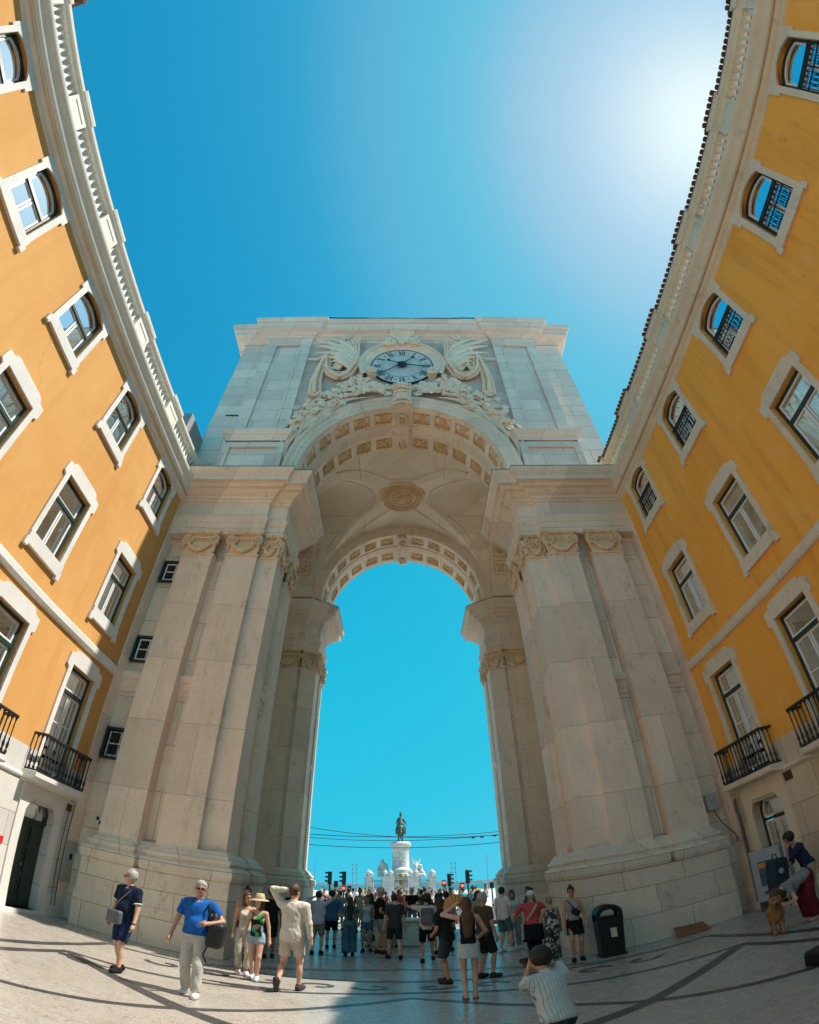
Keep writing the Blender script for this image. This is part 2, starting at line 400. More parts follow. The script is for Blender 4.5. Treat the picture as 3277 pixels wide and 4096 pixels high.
# ------------------------------------------------------------------ ground
def ground():
    b = MB(); b.add([(-600, -60, -.02), (600, -60, -.02), (600, 178, -.02), (-600, 178, -.02)], [(0, 1, 2, 3)])
    tag(b.build('ground', M['plaza']), kind='structure')
    b = MB(); xs = [-8.4, 8.5]
    b.add([(-14, -25, 0), (14, -25, 0), (14, 28.5, 0), (-14, 28.5, 0)], [(0, 1, 2, 3)])
    tag(b.build('pavement', M['setts']), kind='structure')
    b = MB(); b.add([(-300, 29.0, -.012), (300, 29.0, -.012), (300, 43, -.012), (-300, 43, -.012)], [(0, 1, 2, 3)])
    tag(b.build('road', M['asphalt']), kind='structure')
    b = MB()
    for i in range(7): b.add([(-3.9+i*1.1, 30, -.008), (-3.3+i*1.1, 30, -.008), (-3.3+i*1.1, 42, -.008), (-3.9+i*1.1, 42, -.008)], [(0, 1, 2, 3)])
    tag(b.build('road_markings', M['white_ink']), kind='structure')
    b = MB().box(-14, 14, 28.5, 28.7, -.02, .004); b.box(-60, 60, 43, 43.25, -.02, .10)
    tag(b.build('kerb', M['arch_plain']), kind='structure')
    # dark stripes set into the pale setts
    st = MB()
    def line(pts, w, z=.004):
        pts = [Vector(p) for p in pts]; P = []
        for i, a in enumerate(pts[:-1]):
            c = pts[i+1]; k = max(1, int((c-a).length/.35))
            P += [a.lerp(c, j/k) for j in range(k)]
        P.append(pts[-1]); vs = []
        for i, p in enumerate(P):
            t = (P[min(i+1, len(P)-1)]-P[max(i-1, 0)]).normalized(); nn = Vector((-t.y, t.x))
            e1, e2 = [w/2+random.uniform(-.012, .012) for _ in 'ab']
            vs += [(p.x+nn.x*e1, p.y+nn.y*e1, z), (p.x-nn.x*e2, p.y-nn.y*e2, z)]
        st.add(vs, [(2*i, 2*i+1, 2*i+3, 2*i+2) for i in range(len(P)-1)])
    line([(-5.0, 4.9), (-4.25, 5.7), (-2.84, 7.4), (-1.74, 8.42), (-.84, 9.2), (.12, 9.93), (.9, 9.4), (2.5, 7.95), (3.0, 7.34), (4.26, 6.09), (5.2, 5.0)], .15)
    line([(-5.45, 9.27), (-4.57, 8.71), (-2.83, 7.56), (-.9, 6.45), (0, 5.95), (1.0, 6.4), (3.0, 7.34), (4.03, 8.13), (5.55, 9.3)], .24, .006)
    line([(-5.45, -8), (-5.48, 5), (-5.5, 9.3)], .15, .005); line([(5.55, -8), (5.55, 9.35)], .15, .005)
    line([(-5.92, -8), (-5.92, 11.55)], .17, .005); line([(6.1, -8), (6.1, 11.5)], .17, .005)
    line([(-5.5, 9.3), (-4.17, 9.5), (-2.9, 9.8), (-2.05, 9.95), (-.8, 10.28), (.1, 10.42), (.85, 10.38), (2.2, 9.95), (3.1, 9.72), (4.5, 9.5), (5.55, 9.3)], .12, .007)
    line([(-5.92, 11.55), (-4.2, 11.6), (-2, 11.7), (2.3, 11.65), (3.6, 11.55), (6.1, 11.5)], .12, .007)
    line([(-3.9, 11.8), (-2.2, 12.9), (0, 13.42), (2.1, 12.85), (3.7, 11.7)], .10, .008)
    line([(-3.7, 15.8), (3.8, 15.8)], .14); line([(-3.7, 20.5), (3.8, 20.5)], .14); line([(-4, 27.2), (4.2, 27.2)], .2)
    # scrolls between the border stripes
    for sx in (-1, 1):
        for i in range(5):
            cx = sx*(.55+i*.95); y = 10.95-.03*i
            pts = []
            for k in range(15):
                a = k/14*1.55*PI; rr = .34*(1-.5*k/14)
                pts.append((cx+sx*rr*math.cos(a), y+rr*.75*math.sin(a)*(1 if i % 2 else -1)))
            line(pts, .11, .009)
    tag(st.build('pavement_stripes', M['setts_dark'], fix=False), kind='structure')
    b = MB(); b.add([(-9000, 178.2, -2.2), (9000, 178.2, -2.2), (9000, 20000, -2.2), (-9000, 20000, -2.2)], [(0, 1, 2, 3)])
    tag(b.build('river', M['water']), kind='structure')
    b = MB().box(-600, 600, 177.4, 178.2, -3, -.01)
    tag(b.build('quay_edge', M['arch_plain']), kind='structure')
    # far shore: one ridge of uneven height
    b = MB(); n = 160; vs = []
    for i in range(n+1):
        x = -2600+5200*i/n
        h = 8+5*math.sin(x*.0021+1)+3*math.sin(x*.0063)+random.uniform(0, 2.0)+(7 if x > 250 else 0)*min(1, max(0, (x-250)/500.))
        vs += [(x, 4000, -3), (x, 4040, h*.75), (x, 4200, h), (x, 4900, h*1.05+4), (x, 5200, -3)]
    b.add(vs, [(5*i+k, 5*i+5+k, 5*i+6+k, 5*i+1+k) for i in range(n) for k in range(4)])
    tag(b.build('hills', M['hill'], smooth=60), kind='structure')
ground()
# ------------------------------------------------------------------ the two ochre street fronts
# facade space: u along the street, w out of the wall into the street, z up
def fac(side):
    X = -8.26 if side < 0 else 8.39
    s = 1 if side < 0 else -1
    return lambda p: (X+s*p[0], p[1], p[2])       # local point is (w, u, z)
UC = [1.905+3.227*k for k in range(-4, 4)]         # window columns
U0, U1 = -42.0, 13.0

def arc(u0, u1, zs, za, n=10):
    """points of a flat arch from (u1,zs) over the crown za back to (u0,zs)"""
    c = (u0+u1)/2; a = (u1-u0)/2; h = za-zs; r = (a*a+h*h)/(2*h); zc = za-r
    t = math.asin(a/r)
    return [(c+r*math.sin(t*(1-2*i/n)), zc+r*math.cos(t*(1-2*i/n))) for i in range(n+1)]

def win_parts(side, kind, mats):
    """one window at u=0; returns its outer frame with surround, sashes, panes, curtain as children"""
    T = fac(side); zb, zt, zm = {'top': (11.57, 13.10, 12.52), 'mid': (7.68, 9.55, 8.93), 'low': (3.30, 6.04, 5.42)}[kind]
    hw = .585; za = 13.33
    arched = kind == 'top'
    def hole(m, zt2=None):          # outline of the opening shrunk by m
        if arched:
            return [(-hw+m, zb+m), (hw-m, zb+m)]+arc(-hw+m, hw-m, zt-m*.4, za-m)
        return [(-hw+m, zb+m), (hw-m, zb+m), (hw-m, zt-m), (-hw+m, zt-m)]
    def ring(o, i, w0, w1, name, mat, par):
        b = MB(T); n = len(o)
        vs = [(w, p[0], p[1]) for w in (w0, w1) for q in (o, i) for p in q]
        f = []
        for k in range(n):
            j = (k+1) % n
            f += [(2*n+k, 2*n+j, 3*n+j, 3*n+k), (k, j, n+j, n+k), (k, j, 2*n+j, 2*n+k), (n+k, n+j, 3*n+j, 3*n+k)]
        b.add(vs, f); return b
    fr = ring(hole(0), hole(.06), -.24, -.12, '', None, None)
    fr.box(-.23, -.11, -hw+.05, hw-.05, zm-.045, zm+.045)
    if kind == 'low': fr.box(-.23, -.14, -hw, hw, zb, zb+.1)
    w = fr.build('window', M['green_paint'])
    # stone surround
    b = MB(T); d = .055
    if arched:
        for s in (-1, 1): b.box(0, d, *sorted((s*hw, s*.75)), 11.57, 12.96)
        b.prism([(-.83, 12.96), (-hw, 12.96)]+arc(-hw, hw, zt, za)[::-1]+[(hw, 12.96), (.83, 12.96), (.83, 13.45), (-.83, 13.45)], 'x', 0, d)
        b.prism([(-.82, 11.20), (-.68, 11.20), (-.68, 11.27), (.68, 11.27), (.68, 11.20), (.82, 11.20), (.82, 11.40), (.76, 11.42), (.76, 11.57), (-.76, 11.57), (-.76, 11.42), (-.82, 11.40)], 'x', 0, d+.03)
    else:
        z0 = zb if kind == 'mid' else 3.26
        for s in (-1, 1): b.box(0, d, *sorted((s*hw, s*.74)), z0, zt-.22)
        b.prism([(-.74, zt-.22), (-hw, zt-.22), (-hw, zt), (hw, zt), (hw, zt-.22), (.74, zt-.22), (.74, zt-.13), (.85, zt-.06), (.83, zt+.24), (.64, zt+.27), (.58, zt+.36), (.46, zt+.39), (-.46, zt+.39), (-.58, zt+.36), (-.64, zt+.27), (-.83, zt+.24), (-.85, zt-.06), (-.74, zt-.13)], 'x', 0, d)
        if kind == 'mid':
            b.prism([(-.78, 7.30), (-.64, 7.30), (-.64, 7.37), (.64, 7.37), (.64, 7.30), (.78, 7.30), (.78, 7.48), (.74, 7.5), (.74, 7.68), (-.74, 7.68), (-.74, 7.5), (-.78, 7.48)], 'x', 0, d+.03)
    b.build('surround', mats['trim'], w)
    # sashes and panes
    def sash(u0, u1, z0, z1, bars=(), top=None):
        t = .055; b = MB(T)
        if top is None:
            o = [(u0, z0), (u1, z0), (u1, z1), (u0, z1)]; i = [(u0+t, z0+t), (u1-t, z0+t), (u1-t, z1-t), (u0+t, z1-t)]
        else:
            o = [(u0, z0), (u1, z0)]+arc(u0, u1, z1, top); i = [(u0+t, z0+t), (u1-t, z0+t)]+arc(u0+t, u1-t, z1-t*.4, top-t)
        b = ring(o, i, -.20, -.155, '', None, None)
        for z in bars: b.box(-.195, -.16, u0+t, u1-t, z-.016, z+.016)
        b.build('sash', M['white_paint'], w)
        g = MB(T); P = [(-.18, p[0], p[1]) for p in i]; g.add(P if side > 0 else P[::-1], [tuple(range(len(P)))]); g.build('pane', M['glass'], w, fix=False)
    m = .07; bars = (4.62,) if kind == 'low' else ()
    sash(-hw+m, -.012, zb+m+(.08 if kind == 'low' else 0), zm-.05, bars); sash(.012, hw-m, zb+m+(.08 if kind == 'low' else 0), zm-.05, bars)
    sash(-hw+m, hw-m, zm+.05, zt-m*.4 if arched else zt-m, (), za-m if arched else None)
    return w

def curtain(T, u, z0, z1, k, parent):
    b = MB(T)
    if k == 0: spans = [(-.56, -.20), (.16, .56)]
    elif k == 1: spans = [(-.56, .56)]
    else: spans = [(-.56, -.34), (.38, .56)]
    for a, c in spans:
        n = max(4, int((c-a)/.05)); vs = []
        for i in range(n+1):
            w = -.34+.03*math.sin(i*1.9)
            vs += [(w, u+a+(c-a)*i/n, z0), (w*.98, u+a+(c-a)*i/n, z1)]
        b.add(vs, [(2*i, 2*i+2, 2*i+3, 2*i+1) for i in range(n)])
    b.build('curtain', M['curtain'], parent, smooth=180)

def wall_with_holes(T, u0, u1, z0, z1, holes, depth, w=0.0):
    us = sorted({u0, u1, *[h[0] for h in holes], *[h[1] for h in holes]}); zs = sorted({z0, z1, *[h[2] for h in holes], *[h[3] for h in holes]})
    b = MB(T)
    for i in range(len(us)-1):
        for j in range(len(zs)-1):
            cu, cz = (us[i]+us[i+1])/2, (zs[j]+zs[j+1])/2
            if any(h[0] < cu < h[1] and h[2] < cz < h[3] for h in holes): continue
            b.add([(w, us[i], zs[j]), (w, us[i+1], zs[j]), (w, us[i+1], zs[j+1]), (w, us[i], zs[j+1])], [(0, 1, 2, 3)])
    for h in holes:
        a, c, e, g = h
        q = [(a, e), (c, e), (c, g), (a, g)]
        for k in range(4):
            p, r = q[k], q[(k+1) % 4]
            b.add([(w, *p), (w, *r), (w-depth, *r), (w-depth, *p)], [(0, 1, 2, 3)])
    return b

def balcony(side, u, parent):
    T = fac(side); hw = 1.01; p = .36
    b = MB(T); b.prism([(0, 2.99), (.06, 2.99), (.10, 3.06), (p+.02, 3.10), (p+.05, 3.14), (p+.05, 3.24), (0, 3.24)], 'y', u-hw-.06, u+hw+.06)
    # the prism's local axes are (w,z) along u
    bal = b.build('balcony', M['trim'] if side < 0 else M['trim_old'], parent)
    r = MB(T); path = [(0, u-hw), (p, u-hw), (p, u+hw), (0, u+hw)]
    r.sweep(path, [(-.03, 4.07), (.03, 4.07), (.035, 4.10), (.02, 4.13), (-.02, 4.13), (-.035, 4.10), (-.03, 4.07)])
    r.sweep(path, [(-.018, 3.26), (.018, 3.26), (.018, 3.30), (-.018, 3.30), (-.018, 3.26)])
    r.build('rail', M['black_iron'], bal)
    prof = [(.022, 0), (.034, .015), (.034, .04), (.016, .075), (.026, .12), (.034, .17), (.022, .23), (.015, .27), (.023, .29), (.015, .31), (.013, .52), (.017, .60), (.013, .62), (.014, .68), (.022, .73), (.04, .77)]
    n = 14
    base = None
    spots = [(p, u-hw+2*hw*i/n) for i in range(n+1)]+[(p*f, u+s*hw) for f in (.33, .67) for s in (-1, 1)]
    for (w, uu) in spots:
        if base is None:
            base = MB().lathe((0, 0, 0), prof, 7).build('baluster', M['black_iron'], bal, smooth=50); o = base
        else:
            o = base.copy(); COL.objects.link(o); o.parent = bal
        o.location = T((w, uu, 3.30))
    return bal

def building(side):
    T = fac(side); L = side < 0
    mats = dict(trim=M['trim'] if L else M['trim_old'])
    bld = thing('ochre_building', 'sunlit ochre building with white window surrounds and pale stone balustrade' if L else
                'shaded ochre building with tiled parapet and black iron window grilles', 'building', T((0, 0, 0)))
    bld.location = (0, 0, 0)
    hw = .585
    holes = []
    cols = UC
    for u in cols:
        holes += [(u-hw, u+hw, 11.57, 13.34), (u-hw, u+hw, 7.68, 9.55), (u-hw, u+hw, 3.74, 6.04)]
    b = wall_with_holes(T, U0, U1, 3.74, 13.46, holes, .26)
    b.build('upper_wall', M['stucco'] if L else M['stucco_old'], bld, fix=False)
    # stone base storey with doors
    dz = 2.76
    dholes = [(u-.62, u+.62, .10, 2.62) for u in cols]
    b = wall_with_holes(T, U0, U1, 0, 3.74, dholes+[(u-hw, u+hw, 3.28, 3.74) for u in cols], .30, .03)
    b.add([T0 for T0 in [(.03, U0, 3.74), (.03, U1, 3.74), (0, U1, 3.74), (0, U0, 3.74)]], [(0, 1, 2, 3)])
    b.build('base_wall', M['ground_stone'] if L else M['ground_stone_old'], bld, fix=False)
    b = MB(T); b.prism([(0.03, 3.04), (.075, 3.06), (.085, 3.10), (.06, 3.13), (.03, 3.15)], 'y', U0, U1)
    b.prism([(0.03, 0), (.08, 0), (.08, .55), (.03, .58)], 'y', U0, UC[0]-.9)
    for i in range(len(cols)-1): b.prism([(0.03, 0), (.08, 0), (.08, .55), (.03, .58)], 'y', cols[i]+.9, cols[i+1]-.9)
    b.prism([(0.03, 0), (.08, 0), (.08, .55), (.03, .58)], 'y', cols[-1]+.9, 13.3)
    b.build('plinth_course', mats['trim'], bld)
    # quoin strip that meets the arch
    b = MB(T); b.box(-.3, .05, 13.0, 13.56, 0, 13.40); b.build('quoin_strip', M['arch_plain'], bld)
    b = MB(T); b.prism([(0, 6.58), (.07, 6.60), (.10, 6.66), (.10, 6.80), (.06, 6.84), (0, 6.84)], 'y', U0, 13.0); b.build('string_course', mats['trim'], bld)
    # dark rooms behind the windows
    b = MB(T)
    for z0, z1 in ((11.2, 13.44), (7.3, 9.9), (3.28, 6.5), (.0, 3.1)):
        b.add([(-1.1, U0, z0), (-1.1, U1, z0), (-1.1, U1, z1), (-1.1, U0, z1)], [(0, 1, 2, 3)])
        for z in (z0, z1): b.add([(-1.1, U0, z), (-1.1, U1, z), (-.262, U1, z), (-.262, U0, z)], [(0, 1, 2, 3)])
    b.build('interior', M['dark_room'], bld, fix=False)
    # windows
    protos = {k: win_parts(side, k, mats) for k in ('top', 'mid', 'low')}
    rr = random.Random(3 if L else 5)
    for k, p in protos.items():
        ws = [p]+[dup(p) for _ in cols[1:]]
        for i, u in enumerate(cols):
            w = ws[i]
            w.parent = bld
            w.location = (0, u, 0)
            zz = {'top': (11.6, 13.3), 'mid': (7.7, 9.5), 'low': (3.3, 6.0)}[k]
            c = rr.choice((0, 0, 1, 2)) if k != 'top' or L else rr.choice((0, 2))
            if L and k == 'top': c = (1, 1, 1, 1, 1, 1, 0, 0)[i]
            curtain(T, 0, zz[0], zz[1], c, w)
            if k == 'top' and not L:
                g = MB(T)
                for q in range(9):
                    uu = -.50+q*.125; g.tube([(-.03, uu, 11.62), (-.03, uu, 12.46)], .012, 5)
                for z in (11.66, 12.10, 12.46): g.box(-.045, -.015, -.56, .56, z-.014, z+.014)
                for q in range(8): g.tube([(-.03, -.44+q*.125+.045*math.cos(a*PI/4), 12.28+.11*math.sin(a*PI/4)) for a in range(9)], .009, 4)
                g.build('grille', M['black_iron'], w)
    for u in cols: balcony(side, u, bld)
    # street doors
    for i, u in enumerate(cols):
        if u < -3: continue
        glass = not L
        o = [(u-.62, .10), (u+.62, .10), (u+.62, 2.42), (u+.46, 2.70), (u-.46, 2.70), (u-.62, 2.42)]
        b = MB(T)
        # stone frame round the eight-sided head
        b.prism([(u-.62, 2.42), (u-.46, 2.70), (u+.46, 2.70), (u+.62, 2.42), (u+.9, 2.42), (u+.9, 2.99), (u-.9, 2.99), (u-.9, 2.42)], 'x', .03, .075)
        for s in (-1, 1): b.box(.03, .075, *sorted((u+s*.62, u+s*.9)), 0, 2.42)
        b.box(-.28, .16, u-.9, u+.9, -.01, .10)
        d = b.build('door_frame', mats['trim'], bld)
        b = MB(T)
        if not glass:
            b.prism([(u-.62, .10), (u-.005, .10), (u-.005, 2.18), (u-.62, 2.18)], 'x', -.24, -.18); b.prism([(u+.62, .10), (u+.005, .10), (u+.005, 2.18), (u+.62, 2.18)], 'x', -.24, -.18)
            for s in (-1, 1):
                for z0, z1 in ((.25, .85), (.95, 1.55), (1.65, 2.08)): b.box(-.18, -.155, *sorted((u+s*.10, u+s*.53)), z0, z1)
            b.box(-.24, -.14, u-.62, u+.62, 2.18, 2.26)
            for s in (-1, 1): b.prism([(u+s*.62, 2.26), (u+s*.62, 2.42), (u+s*.46, 2.70), (u+s*.40, 2.64), (u+s*.55, 2.40), (u+s*.55, 2.26)], 'x', -.24, -.15)
            b.box(-.24, -.15, u-.46, u+.46, 2.63, 2.70)
            q = b.build('door', M['green_door'], bld)
            MB(T).ell((-.13, u-.06, 1.15), .03, .03, .03).build('handle', M['gilt'], q, smooth=180)
            g = MB(T); g.add([(-.2, *q) for q in [(u-.55, 2.26), (u+.55, 2.26), (u+.55, 2.40), (u+.40, 2.63), (u-.40, 2.63), (u-.55, 2.40)][::-1]], [(0, 1, 2, 3, 4, 5)]); g.build('pane', M['glass'], q, fix=False)
        else:
            for s in (-1, 1):
                b.box(-.24, -.17, *sorted((u+s*.62, u+s*.54)), .10, 2.40); b.prism([(u+s*.62, 2.40), (u+s*.46, 2.70), (u+s*.40, 2.64), (u+s*.54, 2.40)], 'x', -.24, -.17)
            b.box(-.24, -.17, u-.46, u+.46, 2.63, 2.70); b.box(-.24, -.16, u-.54, u+.54, 2.12, 2.19)
            q = b.build('door', M['green_door'], bld)
            g = MB(T)
            for s in (-1, 1):
                a, c = sorted((u+s*.53, u+s*.01)); t = .06
                g.box(-.22, -.18, a, a+t, .12, 2.11); g.box(-.22, -.18, c-t, c, .12, 2.11); g.box(-.22, -.18, a+t, c-t, 2.05, 2.11); g.box(-.22, -.18, a+t, c-t, .12, .30); g.box(-.22, -.18, a+t, c-t, 1.10, 1.14)
            g.prism([(u-.53, 2.20), (u+.53, 2.20), (u+.53, 2.25), (u-.53, 2.25)], 'x', -.22, -.18); g.prism([(u-.42, 2.56), (u+.42, 2.56), (u+.40, 2.62), (u-.40, 2.62)], 'x', -.22, -.18)
            for s in (-1, 1): g.prism([(u+s*.53, 2.25), (u+s*.53, 2.40), (u+s*.41, 2.62), (u+s*.36, 2.56), (u+s*.46, 2.38), (u+s*.46, 2.25)], 'x', -.22, -.18)
            g.build('sash', M['trim_old'], q)
            g = MB(T); g.add([(-.2, u-.5, .3), (-.2, u+.5, .3), (-.2, u+.5, 2.1), (-.2, u-.5, 2.1)], [(0, 1, 2, 3)]); g.add([(-.2, *q) for q in [(u-.47, 2.25), (u+.47, 2.25), (u+.47, 2.40), (u+.38, 2.57), (u-.38, 2.57), (u-.47, 2.40)]], [(0, 1, 2, 3, 4, 5)]); g.build('pane', M['glass'], q, fix=False)
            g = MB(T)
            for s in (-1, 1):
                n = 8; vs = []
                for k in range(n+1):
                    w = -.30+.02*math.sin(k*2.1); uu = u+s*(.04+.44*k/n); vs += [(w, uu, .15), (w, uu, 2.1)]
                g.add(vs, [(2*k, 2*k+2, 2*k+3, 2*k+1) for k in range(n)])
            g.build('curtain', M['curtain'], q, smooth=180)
    # main cornice
    prof = [(0, 13.36), (.05, 13.40), (.06, 13.47), (.12, 13.50), (.165, 13.56), (.175, 13.64), (.20, 13.64), (.215, 13.585), (.27, 13.60), (.32, 13.67), (.33, 13.76), (.345, 13.77), (.355, 13.81), (.39, 13.84), (.44, 13.90), (.47, 13.97), (.47, 14.02), (-.3, 14.06)]
    b = MB(T); b.prism(prof, 'y', U0, 13.0 if L else 13.05)
    b.build('cornice', M['cornice_l'] if L else M['trim_old'], bld, smooth=35)
    # balustrade: base, rail, dies, balusters
    cw = .06; w0, w1 = cw-.14, cw+.14
    dies = [.27+3.227*k for k in range(-4, 5)]; UB = dies[0]
    b = MB(T); b.prism([(w0, 14.0), (w1+.02, 14.0), (w1+.02, 14.20), (w1, 14.24), (w0, 14.24)], 'y', U0, 13.0)
    tm = M['cornice_l'] if L else M['trim_old']
    b.build('parapet_base', tm, bld)
    rp = [(w0-.02, 14.95), (w1-.03, 14.95), (w1, 14.99), (w1+.01, 15.04), (w1+.06, 15.07), (w1+.07, 15.16), (w1+.04, 15.20), (w0-.04, 15.20)]
    b = MB(T); b.prism(rp, 'y', U0, 13.0); b.build('parapet_rail', tm, bld)
    hd = .43
    for u in dies:
        b = MB(T); b.box(w0+.02, w1-.02, u-hd, u+hd, 14.24, 14.95)
        b.box(w1-.02, w1+.0, u-hd, u+hd, 14.30, 14.42); b.box(w1-.02, w1, u-hd, u-hd+.1, 14.42, 14.80); b.box(w1-.02, w1, u+hd-.1, u+hd, 14.42, 14.80); b.box(w1-.02, w1, u-hd, u+hd, 14.80, 14.93)
        b.prism([(w0-.06, 15.10), (w1+.09, 15.10), (w1+.11, 15.18), (w1+.11, 15.235), (w0-.06, 15.235)], 'y', u-hd-.04, u+hd+.04)
        b.build('parapet_pedestal', tm, bld)
    bp = [(.075, 0), (.075, .04), (.055, .06), (.06, .10), (.082, .20), (.088, .27), (.07, .38), (.045, .48), (.038, .55), (.05, .57), (.05, .60), (.06, .63), (.072, .66), (.072, .72)]
    base = None
    for i in range(len(dies)-1):
        for j in range(11):
            u = dies[i]+hd+(3.227-2*hd)*(j+.5)/11
            if base is None:
                base = MB().lathe((0, 0, 0), bp, 10).build('baluster', tm, bld, smooth=45); o = base
            else: o = base.copy(); COL.objects.link(o); o.parent = bld
            o.location = T((cw, u, 14.235))
    if L:
        # rainwater pipe under the cornice, roof behind
        b = MB(T); b.tube([(.205, U0, 13.565), (.205, 13.0, 13.565)], .028, 6); b.build('gutter_pipe', M['cornice_l'], bld, smooth=180)
        b = MB(T); b.box(-6, -.2, U0, 13.0, 13.9, 14.3); b.build('roof', M['grey_render'], bld)
        b = MB(T); b.box(-2.6, -.35, 11.75, 13.3, 14.3, 17.05); b.build('roof_stair_tower', M['grey_render'], bld)
        b = MB(T); b.box(-6, -.8, U0, -2.9, 14.3, 17.2); b.prism([(-.55, 17.2), (-.5, 17.35), (-6, 18.5), (-6, 17.2)], 'y', U0, -2.8); b.build('roof_storey', M['tile'], bld)
    else:
        b = MB(T); b.box(-6, -.2, U0, 13.0, 13.9, 14.3); b.build('roof', M['grey_render'], bld)
        # fascia board above the rail and clay tile coping, higher and further out over the pedestals
        b = MB(T); b.box(w0, w1+.03, U0, 13.0, 15.2, 15.30); 
        for u in dies: b.box(w0-.03, w1+.10, u-hd-.1, u+hd+.1, 15.24, 15.36)
        b.build('parapet_fascia', tm, bld)
        t = MB(T); u = UB
        while u < 13.0:
            over = min(abs(u-d) for d in dies) < hd+.12
            e, z = (w1+.20, 15.36) if over else (w1+.11, 15.31)
            pts = [(e, u+.075*math.cos(a*PI/5), z+.075*math.sin(a*PI/5)) for a in range(6)]
            pts2 = [(w0-.5, p[1], p[2]+.22) for p in pts]
            q = [(e, u+.052*math.cos(a*PI/5), z+.052*math.sin(a*PI/5)) for a in range(6)]
            q2 = [(w0-.5, p[1], p[2]+.22) for p in q]
            t.add(pts+pts2+q+q2, [(i, i+1, 7+i, 6+i) for i in range(5)]+[(12+i, 18+i, 19+i, 13+i) for i in range(5)]+[(i, 12+i, 13+i, i+1) for i in range(5)])
            # channel tile between
            c = [(e-.05, u+.0875+.065*math.cos(PI+a*PI/5), z+.03+.06*math.sin(PI+a*PI/5)) for a in range(6)]
            c2 = [(w0-.5, p[1], p[2]+.22) for p in c]
            t.add(c+c2, [(i, i+1, 7+i, 6+i) for i in range(5)])
            u += .175
        t.build('tile_coping', M['tile'], bld, fix=False)
        # downpipe beside the arch
        b = MB(T); b.tube([(.10, 12.72, 2.9), (.14, 12.72, 2.75), (.14, 12.74, 2.6), (.10, 12.76, 2.4), (.10, 12.78, .2)], .035, 7); b.build('downpipe', M['lead'], bld, smooth=60)
        b = MB(T); b.box(.03, .07, 10.35, 10.62, 2.80, 3.0); b.build('vent_grate', plain('rusted vent', (.10, .045, .03), .8, .2), bld)
    if L:
        b = MB(T); b.tube([(.09, 12.88, 2.95), (.09, 12.86, 1.9), (.09, 12.88, .3)], .012, 5); b.tube([(.09, 12.70, 2.80), (.09, 12.66, 2.0), (.09, 12.72, .3)], .010, 5); b.build('wall_cable', M['cable'], bld)
        b = MB(T); b.box(.03, .06, 12.62, 12.82, 2.72, 2.90); b.build('vent_grate', plain('rusted vent plate', (.12, .055, .03), .8, .2), bld)
    return bld
left_bld = building(-1)
right_bld = building(1)
T = fac(-1)
s = thing('wall_sign', 'small red enamel sign on white stone beside the green door', 'sign')
MB(T).box(.035, .05, 10.02, 10.48, 1.50, 1.66).build('panel', M['red_sign'], s)
b = MB(T)
for i in range(3): b.box(.05, .053, 10.08, 10.34-.05*i, 1.615-.035*i, 1.628-.035*i)
b.build('lettering', M['white_ink'], s)
# ------------------------------------------------------------------ the triumphal arch
CX = .07
arch = thing('triumphal_arch', 'huge pale stone triumphal arch with a carved clock closing the street', 'arch', (0, 0, 0))

